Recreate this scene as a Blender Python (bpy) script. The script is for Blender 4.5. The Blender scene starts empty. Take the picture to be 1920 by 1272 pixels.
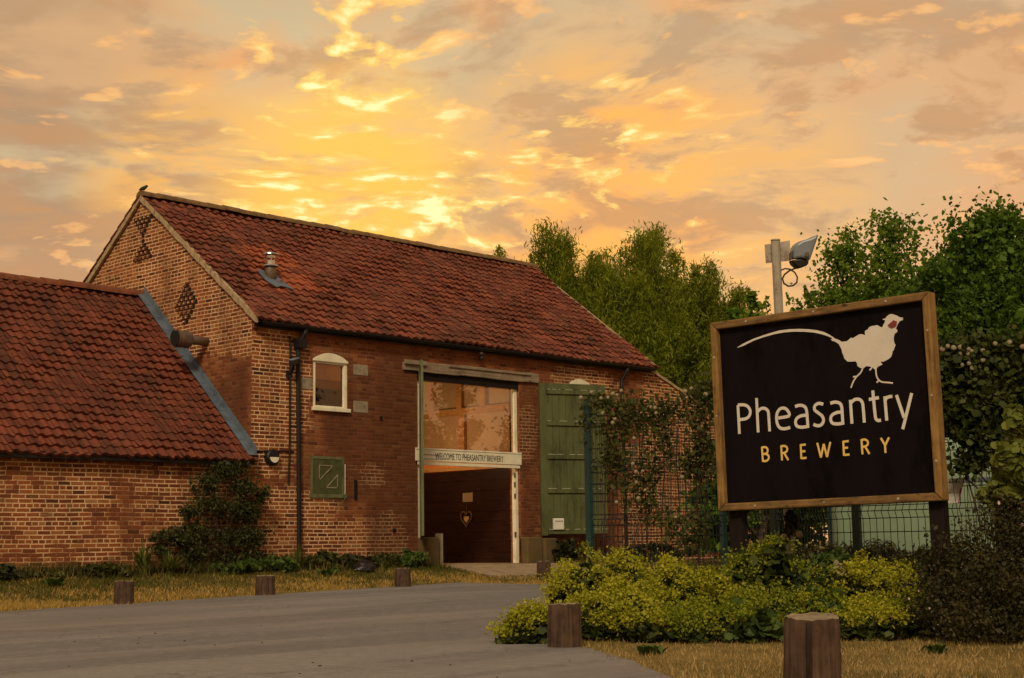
import bpy, math, random
import numpy as np
from mathutils import Vector, Matrix
S = bpy.context.scene
COL = S.collection
PI = math.pi
rng = np.random.default_rng(7)
random.seed(7)

# ------------------------------------------------------------------ camera
FPX, CH = 2760.0, 0.8
CAM = np.array([0.0, 0.0, CH])
def cam_basis(p, r, y):
    fw = np.array([math.sin(y)*math.cos(p), math.cos(y)*math.cos(p), math.sin(p)])
    rt = np.array([math.cos(y), -math.sin(y), 0.0]); up = np.cross(rt, fw)
    return rt*math.cos(r)+up*math.sin(r), up*math.cos(r)-rt*math.sin(r), fw
RT, UP, FW = cam_basis(.138, -.014, .808)
def ray(x, y):
    v = FW*FPX + RT*(x-960) + UP*(636-y)
    return v/np.linalg.norm(v)
def on_ground(x, y, z=0.0):
    d = ray(x, y); return CAM + d*((z-CH)/d[2])
def on_y(x, y, Y): d = ray(x, y); return CAM + d*(Y/d[1])
def on_x(x, y, X): d = ray(x, y); return CAM + d*(X/d[0])
def at(x, y, D): d = ray(x, y); return CAM + d*(D/(d@FW))
def on_plane(x, y, P, n): d = ray(x, y); return CAM + d*(((P-CAM)@n)/(d@n))
def gz(X, Y):
    t = min(1, max(0, (Y-19.6)/3.0)); return .34*t*t*(3-2*t)

cd = bpy.data.cameras.new('camera'); cam = bpy.data.objects.new('camera', cd); COL.objects.link(cam)
cd.sensor_width = 36; cd.lens = FPX/1920*36; cd.clip_end = 3000; cd.clip_start = .05
M = Matrix(((RT[0], UP[0], -FW[0], 0), (RT[1], UP[1], -FW[1], 0), (RT[2], UP[2], -FW[2], CH), (0, 0, 0, 1)))
cam.matrix_world = M
S.camera = cam

# ------------------------------------------------------------------ node helpers
class G:
    def __init__(s, nt): s.nt = nt
    def n(s, t, ins=None, **at_):
        nd = s.nt.nodes.new(t)
        for k, v in at_.items(): setattr(nd, k, v)
        for k, v in (ins or {}).items(): s.put(nd.inputs[k], v)
        return nd
    def put(s, sock, v):
        if isinstance(v, bpy.types.NodeSocket): s.nt.links.new(v, sock)
        elif isinstance(v, (tuple, list)) and len(v) == 3 and sock.type == 'RGBA': sock.default_value = (*v, 1)
        else: sock.default_value = v
    def m(s, op, a, b=0.0, c=None, clamp=False):
        nd = s.n('ShaderNodeMath', {0: a, 1: b}, operation=op, use_clamp=clamp)
        if c is not None: s.put(nd.inputs[2], c)
        return nd.outputs[0]
    def add(s, a, b): return s.m('ADD', a, b)
    def sub(s, a, b): return s.m('SUBTRACT', a, b)
    def mul(s, a, b): return s.m('MULTIPLY', a, b)
    def mx(s, a, b): return s.m('MAXIMUM', a, b)
    def mn(s, a, b): return s.m('MINIMUM', a, b)
    def step(s, v, lo, hi, a=0.0, b=1.0):
        return s.n('ShaderNodeMapRange', {0: v, 1: lo, 2: hi, 3: a, 4: b}, interpolation_type='SMOOTHSTEP').outputs[0]
    def mix(s, f, a, b, mode='MIX'):
        nd = s.n('ShaderNodeMix', data_type='RGBA', blend_type=mode)
        s.put(nd.inputs[0], f); s.put(nd.inputs[6], a); s.put(nd.inputs[7], b); return nd.outputs[2]
    def noise(s, vec, scale, detail=3, rough=.55, dist=0.0, col=False):
        nd = s.n('ShaderNodeTexNoise', {'Scale': scale, 'Detail': detail, 'Roughness': rough, 'Distortion': dist})
        if vec is not None: s.put(nd.inputs['Vector'], vec)
        return nd.outputs[1] if col else nd.outputs[0]
    def ramp(s, f, stops, mode='LINEAR'):
        nd = s.n('ShaderNodeValToRGB', {0: f}); cr = nd.color_ramp; cr.interpolation = mode
        while len(cr.elements) < len(stops): cr.elements.new(.5)
        for e, (p, c) in zip(cr.elements, stops): e.position = p; e.color = (*c, 1)
        return nd.outputs[0]
    def sep(s, v): nd = s.n('ShaderNodeSeparateXYZ', {0: v}); return nd.outputs
    def comb(s, x, y, z): return s.n('ShaderNodeCombineXYZ', {0: x, 1: y, 2: z}).outputs[0]
    def bump(s, h, st, dist): return s.n('ShaderNodeBump', {'Height': h, 'Strength': st, 'Distance': dist}).outputs[0]

def new_mat(name):
    mt = bpy.data.materials.new(name); mt.use_nodes = True; nt = mt.node_tree; nt.nodes.clear()
    g = G(nt); out = g.n('ShaderNodeOutputMaterial'); return mt, g, out
def finish(g, out, color, rough=.8, normal=None, metal=0.0, spec=.3, trans=None):
    b = g.n('ShaderNodeBsdfPrincipled', {'Base Color': color, 'Roughness': rough, 'Metallic': metal, 'Specular IOR Level': spec})
    if normal is not None: g.put(b.inputs['Normal'], normal)
    sh = b.outputs[0]
    if trans:
        t = g.n('ShaderNodeBsdfTranslucent', {0: trans[1]})
        sh = g.n('ShaderNodeMixShader', {0: trans[0], 1: sh, 2: t.outputs[0]}).outputs[0]
    g.nt.links.new(sh, out.inputs[0])
def pos(g): return g.n('ShaderNodeNewGeometry').outputs['Position']
def objco(g): return g.n('ShaderNodeTexCoord').outputs['Object']

def plain(name, c, rough=.7, var=.25, scale=6, bump=.15, bd=.01, metal=0.0, spec=.3, c2=None, stretch=(1, 1, 1), coord='pos', detail=5):
    mt, g, out = new_mat(name)
    p = pos(g) if coord == 'pos' else objco(g)
    v = g.n('ShaderNodeVectorMath', {0: p, 1: stretch}, operation='MULTIPLY').outputs[0]
    n = g.noise(v, scale, detail, .6)
    n2 = g.noise(v, scale*7, 3, .6)
    d = c2 or tuple(x*(1-2*var) for x in c)
    u = tuple(min(1, x*(1+var)) for x in c)
    f = g.add(g.mul(n, .7), g.mul(n2, .3))
    col = g.ramp(f, [(.32, d), (.5, c), (.7, u)])
    finish(g, out, col, rough, g.bump(g.add(n, g.mul(n2, .6)), bump, bd), metal, spec)
    return mt

# ---- brickwork: stretcher courses with a header course every fourth row
def brick_mat(name, pale_boxes, dirt_boxes, base_pale=0.0, red=1.0):
    mt, g, out = new_mat(name)
    geo = g.n('ShaderNodeNewGeometry'); P = geo.outputs['Position']
    px, py, pz = g.sep(P); nx = g.m('ABSOLUTE', g.sep(geo.outputs['True Normal'])[0])
    isx = g.m('GREATER_THAN', nx, .6)
    u0 = g.add(g.mul(px, g.sub(1.0, isx)), g.mul(py, isx))
    uv0 = g.comb(u0, pz, isx)
    nz = g.noise(uv0, 7, 2, .5, col=True); ns = g.sep(nz)
    nl = g.noise(uv0, .55, 2, .5)
    u = g.add(u0, g.mul(g.sub(ns[0], .5), .016))
    v = g.add(g.add(pz, g.mul(g.sub(ns[1], .5), .012)), g.mul(g.sub(nl, .5), .05))
    BW, BH = .245, .0755
    row = g.m('FLOOR', g.m('DIVIDE', v, BH)); fv = g.m('FRACT', g.m('DIVIDE', v, BH))
    hdr = g.m('LESS_THAN', g.m('FLOORED_MODULO', row, 4.0), .5)
    bw = g.sub(BW, g.mul(hdr, BW*.5))
    rr = g.n('ShaderNodeTexWhiteNoise', {'W': row}, noise_dimensions='1D').outputs[0]
    off = g.add(g.mul(g.m('FLOORED_MODULO', row, 2.0), .5), g.mul(rr, .28))
    uu = g.add(g.m('DIVIDE', u, bw), off)
    cidx = g.m('FLOOR', uu); fu = g.m('FRACT', uu)
    wn = g.n('ShaderNodeTexWhiteNoise', {'Vector': g.comb(cidx, row, isx)}, noise_dimensions='3D')
    rnd = wn.outputs[0]; rc = g.sep(wn.outputs[1])
    du = g.mul(g.mn(fu, g.sub(1.0, fu)), bw); dv = g.mul(g.mn(fv, g.sub(1.0, fv)), BH)
    fine = g.noise(uv0, 60, 3, .6)
    d = g.add(g.mn(du, dv), g.mul(g.sub(fine, .5), .008))
    # regions that were re-pointed with pale lime mortar, their edges follow whole bricks
    def boxes(bl, soft=.42):
        acc = None
        for (a0, a1, z0, z1, ax) in bl:
            m_ = g.mul(g.mul(g.step(u0, a0-soft, a0+soft), g.step(u0, a1-soft, a1+soft, 1.0, 0.0)),
                       g.mul(g.step(pz, z0-soft, z0+soft), g.step(pz, z1-soft, z1+soft, 1.0, 0.0)))
            m_ = g.mul(m_, isx if ax else g.sub(1.0, isx))
            acc = m_ if acc is None else g.mx(acc, m_)
        return acc if acc is not None else 0.0
    big = g.noise(uv0, 1.1, 4, .6)
    pm = g.add(g.mx(boxes(pale_boxes), base_pale), g.add(g.mul(g.sub(rc[0], .5), .32), g.mul(g.sub(big, .5), 1.5)))
    pale = g.step(pm, .42, .58)
    mort = g.step(g.sub(d, g.mul(pale, .0022)), .005, .0112, 1.0, 0.0)
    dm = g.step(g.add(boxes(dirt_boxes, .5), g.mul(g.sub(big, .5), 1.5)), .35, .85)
    bc = g.ramp(rnd, [(0, (.07, .027, .017)), (.06, (.155, .047, .022)), (.3, (.25, .076, .030)), (.58, (.335, .104, .038)),
                      (.80, (.36, .13, .045)), (.97, (.40, .175, .066)), (1, (.05, .022, .016))])
    blot = g.noise(uv0, 24, 4, .65)
    bc = g.mix(g.step(blot, .3, .75), g.mix(1.0, bc, (.62, .55, .5), 'MULTIPLY'), bc)
    bc = g.mix(g.mul(g.step(rc[1], .93, .98), .5), bc, (.38, .24, .11))
    bc = g.mix(g.sub(1.0, pale), bc, (.19, .075, .032)) if False else bc
    mo = g.mix(pale, (.27, .13, .068), g.mix(g.step(big, .35, .65), (.52, .32, .165), (.70, .48, .27)))
    col = g.mix(mort, bc, mo)
    smear = g.mul(g.sub(1.0, pale), .34)          # flush old joints: clay and soil smeared across the faces
    col = g.mix(smear, col, (.205, .072, .029))
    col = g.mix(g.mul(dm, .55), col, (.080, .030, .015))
    soot = g.noise(g.comb(g.mul(u0, 1.6), g.mul(pz, .5), isx), 1.0, 4, .6)
    col = g.mix(g.step(soot, .40, .75, .0, .5), col, (.06, .026, .015))
    lich = g.noise(uv0, 5, 5, .7)
    col = g.mix(g.step(lich, .63, .72, 0.0, .28), col, (.36, .27, .16))
    h = g.add(g.mul(g.sub(1.0, mort), 1.0), g.mul(fine, .35))
    finish(g, out, col, .9, g.bump(h, .55, .012), 0, .15)
    return mt

def tile_mat(name, stops, fresh=None, moss=.25):
    mt, g, out = new_mat(name)
    geo = g.n('ShaderNodeNewGeometry'); P = geo.outputs['Position']; r = geo.outputs['Random Per Island']
    px, py, pz = g.sep(P)
    big = g.noise(P, .8, 4, .6); mid = g.noise(P, 4.5, 5, .65); fine = g.noise(P, 40, 3, .6)
    col = g.ramp(r, stops)
    col = g.mix(g.step(g.add(mid, g.mul(g.sub(big, .5), .8)), .42, .74, 0.0, .8), col, (.075, .028, .017))
    if fresh:
        (x0, x1, y0, y1) = fresh
        k = g.mul(g.mul(g.step(px, x0-.2, x0+.2), g.step(px, x1-.2, x1+.2, 1.0, 0.0)), g.mul(g.step(py, y0-.2, y0+.2), g.step(py, y1-.2, y1+.2, 1.0, 0.0)))
        k = g.step(g.add(k, g.mul(g.sub(r, .5), .9)), .6, .7)
        col = g.mix(g.mul(k, .85), col, g.mix(g.step(mid, .3, .7), (.34, .088, .036), (.21, .056, .025)))
    lich = g.noise(P, 9, 6, .72); sk = g.noise(g.n('ShaderNodeVectorMath', {0: P, 1: (5, .6, .6)}, operation='MULTIPLY').outputs[0], 1.0, 4, .6)
    col = g.mix(g.step(lich, .57, .66, 0.0, moss+.15), col, (.15, .12, .055))
    col = g.mix(g.step(sk, .52, .70, 0.0, .6), col, (.045, .022, .014))
    blk = g.noise(P, 3.3, 5, .75)
    col = g.mix(g.step(blk, .66, .74, 0.0, .5), col, (.03, .016, .011))
    finish(g, out, col, .85, g.bump(g.add(fine, mid), .35, .008), 0, .2)
    return mt

def wood_mat(name, c, dark, axis=2, scale=3.0, rough=.8, contrast=1.0, cracks=.3):
    mt, g, out = new_mat(name)
    p = objco(g); st = [14, 14, 14]; st[axis] = .9
    v = g.n('ShaderNodeVectorMath', {0: p, 1: tuple(st)}, operation='MULTIPLY').outputs[0]
    n = g.noise(v, scale, 5, .65, .4); b = g.noise(p, 2.5, 4, .6)
    b2 = g.noise(p, 9, 5, .7)
    f = g.add(g.mul(n, .5), g.add(g.mul(b, .25), g.mul(b2, .25)))
    col = g.ramp(f, [(.36, dark), (.5, tuple((x*.6+y*.4) for x, y in zip(c, dark))), (.62, c)])
    kn = g.n('ShaderNodeTexVoronoi', {'Vector': p, 'Scale': 2.3}).outputs['Distance']; col = g.mix(g.step(kn, .05, .13, .8, 0.0), col, tuple(x*.45 for x in dark))
    v2 = g.n('ShaderNodeVectorMath', {0: v, 1: (1.9, 1.9, .5)}, operation='MULTIPLY').outputs[0]
    cr = g.noise(v2, scale, 3, .5)
    k = g.step(cr, .66, .72, 0.0, cracks)
    col = g.mix(k, col, tuple(x*.2 for x in dark))
    finish(g, out, col, rough, g.bump(g.sub(n, g.mul(k, .8)), .4, .01), 0, .2)
    return mt

def leaf_mat(name, cols, trans=.35, tcol=None, rough=.6):
    mt, g, out = new_mat(name)
    r = g.n('ShaderNodeNewGeometry').outputs['Random Per Island']
    k = len(cols)-1
    big = g.noise(objco(g), 1.7, 3, .6)
    f = g.m('ADD', g.mul(r, .65), g.mul(g.step(big, .3, .7), .35), clamp=True)
    col = g.ramp(f, [(i/k, c) for i, c in enumerate(cols)])
    t = g.mix(.5, col, tcol) if tcol else col
    finish(g, out, col, rough, None, 0, .25, (trans, t))
    return mt

MT = {}
FAC_PALE = [(16.7, 18.25, 2.9, 5.0, 0), (16.7, 18.0, 2.2, 3.2, 0), (16.5, 20.9, .2, 1.42, 0), (25.4, 27.9, 4.35, 4.92, 0), (28.75, 34, 2.8, 5.5, 0),
            (27.95, 34, .2, 3.2, 0), (17.0, 19.2, 1.35, 1.9, 0), (19.3, 20.2, 2.0, 2.5, 0), (18.0, 18.3, 4.3, 4.9, 0), (24.3, 24.8, 2.6, 4.0, 0), (21.6, 22.6, 4.75, 5.0, 0), (23.8, 31, 5.6, 9, 1), (23.0, 26.0, 4.55, 6, 1), (26.0, 31, 5.0, 9, 1)]
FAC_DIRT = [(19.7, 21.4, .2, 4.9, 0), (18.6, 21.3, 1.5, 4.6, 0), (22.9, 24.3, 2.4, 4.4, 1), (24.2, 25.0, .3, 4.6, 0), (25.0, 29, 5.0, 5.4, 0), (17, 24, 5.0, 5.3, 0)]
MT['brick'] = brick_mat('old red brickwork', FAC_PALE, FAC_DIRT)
MT['brick_low'] = brick_mat('old red brickwork pale joints', [], [(0, 17, 2.32, 2.7, 0), (0, 17, .2, .48, 0)], base_pale=.62)
RED = [(0, (.115, .033, .020)), (.25, (.150, .043, .025)), (.6, (.185, .053, .030)), (.88, (.22, .066, .036)), (1, (.16, .062, .036))]
MT['tile'] = tile_mat('clay pantiles', RED, (17.9, 19.6, 23.9, 25.6))
MT['tile_low'] = tile_mat('clay pantiles low', [(0, (.095, .026, .016)), (.3, (.125, .034, .019)), (.7, (.155, .042, .022)), (1, (.185, .052, .027))], None, .15)
MT['ridge'] = plain('mossy ridge tile', (.17, .10, .04), .9, .4, 5, .5, .02, c2=(.06, .04, .02))
MT['ridge_low'] = plain('orange ridge tile', (.18, .058, .026), .9, .3, 5, .5, .02, c2=(.05, .025, .015))
MT['verge'] = plain('verge mortar', (.36, .27, .16), .9, .25, 8, .4, .01)
MT['lead'] = plain('lead flashing', (.095, .125, .165), .55, .3, 4, .2, .01, spec=.4)
MT['cream'] = plain('cream paint', (.74, .70, .54), .5, .1, 5, .05, .004)
MT['white'] = plain('white paint', (.62, .60, .52), .5, .08, 5, .05, .004)
MT['green'] = plain('green door paint', (.082, .094, .036), .6, .3, 3, .15, .006, stretch=(1, 1, .3))
MT['green_edge'] = plain('worn green paint', (.12, .13, .06), .7, .3, 7, .2, .006, stretch=(1, 1, .3))
MT['lintel'] = wood_mat('weathered oak lintel', (.30, .24, .17), (.10, .07, .045), 0, 2.0, .9, cracks=.8)
MT['stone'] = plain('sandstone block', (.105, .072, .027), .9, .3, 3, .5, .02, c2=(.07, .06, .035))
MT['black'] = plain('black iron', (.012, .011, .011), .5, .2, 8, .1, .004)
MT['steel'] = plain('stainless steel', (.55, .52, .47), .3, .15, 5, .05, .003, metal=.9)
MT['galv'] = plain('dull galvanised pipe', (.16, .12, .09), .5, .3, 6, .1, .004, metal=.4)
MT['clad'] = wood_mat('dark stained planks', (.034, .010, .006), (.006, .003, .003), 1, 2.2, .45, cracks=.4)
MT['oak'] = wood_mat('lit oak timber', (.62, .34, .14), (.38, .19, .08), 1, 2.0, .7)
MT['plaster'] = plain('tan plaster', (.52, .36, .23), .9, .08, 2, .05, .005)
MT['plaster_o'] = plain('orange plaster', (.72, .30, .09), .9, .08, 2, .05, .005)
MT['dark'] = plain('dark opening', (.012, .009, .008), .9)
MT['board'] = plain('black sign panel', (.0058, .0038, .0048), .6, .5, 2.2, .03, .002, spec=.07, stretch=(1, 1, .35), detail=8)
MT['letters'] = plain('off white sign lettering', (.60, .56, .49), .6, .05, 5, .03, .002)
MT['gold'] = plain('yellow sign lettering', (.72, .50, .13), .6, .06, 5, .03, .002)
MT['redeye'] = plain('dark red sign paint', (.20, .035, .035), .6, .1)
MT['frame_h'] = wood_mat('tan timber frame rail', (.25, .145, .052), (.055, .034, .018), 1, 3.2, .95, cracks=.75)
MT['frame_v'] = wood_mat('tan timber frame stile', (.33, .19, .058), (.075, .042, .018), 2, 3.2, .95, cracks=.75)
MT['post'] = wood_mat('dark stained post', (.014, .008, .007), (.004, .003, .003), 2, 2.2, .8)
MT['bollard'] = wood_mat('weathered timber bollard', (.112, .068, .044), (.018, .011, .009), 2, 1.6, .95, cracks=.9)
MT['bolltop'] = plain('cut timber end', (.23, .18, .115), .95, .35, 12, .5, .01, coord='obj')
MT['fgreen'] = plain('dark green powder coat', (.008, .036, .036), .45, .2, 5, .05, .004, spec=.4)
MT['wire'] = plain('dark green wire', (.010, .018, .014), .5, .2, 5, .05, .004)
MT['tank'] = plain('pale green tank plastic', (.225, .31, .21), .5, .12, 1.2, .05, .01, spec=.35)
MT['paper'] = plain('white notice paper', (.85, .83, .78), .7, .05)
MT['ink'] = plain('dark ink', (.03, .03, .03), .8)
MT['magenta'] = plain('magenta ink', (.40, .03, .14), .7)
MT['polegrey'] = plain('grey painted pole', (.34, .31, .25), .6, .2, 9, .1, .004)
MT['rusty'] = plain('rust flecked plate', (.38, .33, .26), .7, .3, 9, .2, .004, c2=(.10, .04, .02), detail=7)
MT['lampblue'] = plain('blue grey lamp casing', (.16, .19, .22), .4, .25, 6, .05, .004, spec=.5)
MT['bark'] = plain('tree bark', (.07, .05, .035), .95, .35, 9, .6, .02, stretch=(1, 1, .3), coord='obj')
MT['stem'] = plain('plant stem', (.06, .055, .02), .9, .3, 9)
MT['twig'] = plain('brown twig', (.05, .025, .018), .9, .3, 9)
MT['shutter'] = plain('olive shutter paint', (.072, .078, .03), .6, .25, 5, .15, .005)
MT['quoin'] = plain('grey stone insert', (.26, .22, .15), .9, .25, 9, .4, .01)
MT['sheet'] = plain('tan notice', (.32, .22, .14), .7, .2, 40)
MT['wicker'] = plain('brown wicker', (.16, .09, .05), .8, .3, 40)
MT['heart'] = plain('straw coloured heart', (.52, .36, .17), .8, .2, 30)
MT['blind'] = plain('orange blind', (.92, .44, .18), .9, .06); MT['blind_hem'] = plain('brown blind band', (.42, .15, .05), .9, .1)  # window reflections of orange sky and brown roofline, put in as flat colour
MT['bag'] = plain('black plastic', (.014, .010, .013), .25, .3, 12, .4, .03, spec=.5)
MT['flower'] = plain('cream flower', (.27, .22, .135), .8, .15, 40, .3, .01, coord='obj')
MT['tinyfl'] = plain('small pinkish flower', (.60, .48, .44), .8, .1)
MT['bird'] = plain('dark feathers', (.03, .028, .03), .8)
MT['rubber'] = plain('dark rubber cable', (.05, .025, .02), .5)

# lime green of lady's mantle, willow, birch and so on
MT['lm_leaf'] = leaf_mat('mantle leaf', [(.014, .022, .005), (.032, .048, .009), (.06, .08, .014), (.10, .115, .02)], .3)
MT['lm_fl'] = leaf_mat('mantle flower froth', [(.19, .21, .012), (.33, .34, .018), (.46, .44, .03), (.58, .53, .05)], .4)
MT['lm_fl2'] = leaf_mat('green flower froth', [(.10, .15, .010), (.19, .24, .013), (.30, .31, .016), (.42, .38, .025)], .4)
MT['green_leaf'] = leaf_mat('fresh green leaf', [(.03, .06, .012), (.055, .095, .018), (.09, .14, .025), (.13, .17, .03)], .35)
MT['dark_leaf'] = leaf_mat('dark leaf', [(.012, .014, .006), (.022, .026, .008), (.04, .042, .012), (.07, .055, .016)], .25)
MT['brown_leaf'] = leaf_mat('bronze leaf', [(.012, .013, .004), (.028, .027, .008), (.050, .044, .012), (.085, .07, .02)], .25)
MT['willow'] = leaf_mat('willow leaf', [(.065, .090, .006), (.145, .19, .010), (.24, .285, .016), (.35, .37, .028)], .55)
MT['birch'] = leaf_mat('birch leaf', [(.038, .078, .007), (.095, .175, .012), (.17, .27, .02), (.27, .35, .035)], .5)
MT['oakleaf'] = leaf_mat('broad leaf', [(.016, .040, .004), (.048, .105, .008), (.10, .185, .013), (.18, .27, .025)], .4)
MT['vine'] = leaf_mat('vine leaf', [(.025, .034, .008), (.05, .06, .013), (.085, .092, .02), (.14, .14, .03)], .4)
MT['wallshrub'] = leaf_mat('wall shrub leaf', [(.016, .024, .007), (.035, .045, .012), (.06, .07, .018), (.10, .10, .025)], .35)
MT['hedge'] = leaf_mat('hedge leaf', [(.018, .028, .006), (.042, .058, .010), (.075, .092, .016), (.12, .13, .026)], .35)
MT['lime'] = leaf_mat('bright vine leaf', [(.08, .11, .02), (.15, .18, .03), (.22, .24, .04)], .4)
MT['iris'] = leaf_mat('blade leaf', [(.045, .065, .014), (.09, .12, .024), (.16, .15, .04), (.30, .22, .08)], .3)
MT['grass'] = leaf_mat('dry grass', [(.14, .115, .026), (.24, .185, .05), (.36, .255, .085), (.50, .35, .13)], .25, rough=.9)
MT['grass_far'] = leaf_mat('half dry grass', [(.075, .085, .018), (.14, .13, .028), (.25, .20, .05), (.42, .31, .11)], .25, rough=.9)

def asphalt():
    mt, g, out = new_mat('worn tarmac'); P = pos(g)
    a = g.noise(P, .35, 4, .6); b = g.noise(P, 90, 3, .7); c = g.noise(P, 2.2, 5, .65)
    st = g.noise(g.n('ShaderNodeVectorMath', {0: P, 1: (.25, .9, 1)}, operation='MULTIPLY').outputs[0], 1.0, 4, .6)
    col = g.ramp(g.add(g.mul(a, .5), g.mul(c, .5)), [(.3, (.155, .148, .146)), (.5, (.200, .188, .182)), (.7, (.250, .232, .222))])
    col = g.mix(g.step(b, .35, .65, 0.0, 1.0), g.mix(1.0, col, (.55, .55, .58), 'MULTIPLY'), col)
    e = g.noise(P, 9, 5, .7); col = g.mix(g.step(e, .4, .7, 0.0, .5), col, (.30, .272, .25))
    tr = g.noise(g.n('ShaderNodeVectorMath', {0: P, 1: (.07, .95, 1)}, operation='MULTIPLY').outputs[0], 1.0, 2, .5, .6); col = g.mix(g.step(tr, .44, .60, 0.0, .42), col, (.30, .272, .25)); cr_ = g.n('ShaderNodeTexVoronoi', {'Vector': g.n('ShaderNodeVectorMath', {0: P, 1: g.noise(P, 2.5, 4, .6, col=True)}, operation='ADD').outputs[0], 'Scale': .45}, feature='DISTANCE_TO_EDGE').outputs['Distance']; col = g.mix(g.mul(g.step(cr_, .002, .010, .75, 0.0), g.step(a, .45, .6)), col, (.06, .05, .047))
    f2 = g.noise(P, .16, 3, .6); col = g.mix(g.step(f2, .45, .62, 0.0, .4), col, (.20, .155, .135))
    col = g.mix(g.step(st, .42, .66, 0.0, .5), col, (.150, .132, .122))
    vo = g.n('ShaderNodeTexVoronoi', {'Vector': P, 'Scale': 3.2, 'Randomness': 1.0})
    spot = g.mul(g.step(vo.outputs['Distance'], .035, .06, 1.0, 0.0), g.m('GREATER_THAN', g.sep(vo.outputs['Color'])[0], .74))
    col = g.mix(g.mul(spot, .8), col, (.03, .022, .02))
    finish(g, out, col, .85, g.bump(g.add(b, g.mul(c, .5)), .5, .008), 0, .25)
    return mt
MT['road'] = asphalt()
def grass_mat(name, green, straw, bias):
    mt, g, out = new_mat(name); P = pos(g); r = g.n('ShaderNodeNewGeometry').outputs['Random Per Island']
    py = g.sep(P)[1]; a = g.noise(P, .55, 4, .65); b = g.noise(P, 3.5, 3, .6)
    f = g.add(g.add(g.mul(g.sub(a, .5), 1.6), g.mul(g.sub(b, .5), .8)), g.add(g.mul(g.sub(r, .5), .5), bias(g, py)))
    c1 = g.mix(r, green[0], green[1]); c2 = g.mix(r, straw[0], straw[1])
    col = g.mix(g.step(f, .35, .65), c1, c2)
    finish(g, out, col, .9, None, 0, .1, (.25, col)); return mt
MT['grass'] = grass_mat('dry lawn grass', ((.10, .085, .018), (.20, .15, .035)), ((.26, .185, .065), (.52, .36, .15)), lambda g, y: g.step(y, 4.5, 9.5, .66, .40))
MT['grass_far'] = grass_mat('verge grass mix', ((.055, .060, .012), (.13, .12, .024)), ((.26, .175, .035), (.56, .37, .11)), lambda g, y: g.step(y, 18.2, 22.6, .95, .15))
MT['weeds'] = grass_mat('long weeds', ((.028, .032, .008), (.07, .072, .016)), ((.12, .10, .025), (.22, .16, .05)), lambda g, y: 0.28)
def soil():
    mt, g, out = new_mat('dry turf and soil'); P = pos(g)
    a = g.noise(P, .7, 5, .65); b = g.noise(P, 18, 5, .7)
    py = g.sep(P)[1]; px = g.sep(P)[0]
    col = g.ramp(g.add(g.mul(a, .6), g.mul(b, .4)), [(.3, (.075, .06, .018)), (.45, (.15, .11, .035)), (.58, (.26, .18, .065)), (.72, (.38, .26, .11))])
    finish(g, out, col, .95, g.bump(b, .6, .03), 0, .1)
    return mt
MT['soil'] = soil()
MT['path'] = plain('pale trodden concrete', (.27, .20, .13), .95, .25, 4, .4, .01)

def glass_mat(name, f0):
    mt, g, out = new_mat(name)
    w = g.noise(objco(g), 1.3, 2, .5)
    nb = g.bump(w, .05, .05)
    gl = g.n('ShaderNodeBsdfGlossy', {0: (.80, .72, .66), 'Roughness': .02, 'Normal': nb})
    tr = g.n('ShaderNodeBsdfTransparent', {0: (.86, .80, .72)})
    fr = g.n('ShaderNodeFresnel', {0: 1.5}).outputs[0]
    f = g.m('ADD', g.mul(fr, 1.0), f0, clamp=True)
    mx = g.n('ShaderNodeMixShader', {0: f, 1: tr.outputs[0], 2: gl.outputs[0]})
    g.nt.links.new(mx.outputs[0], out.inputs[0]); return mt
MT['glass'] = glass_mat('window glass', .16); MT['glass_sky'] = glass_mat('faintly reflecting glass', .05)

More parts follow.
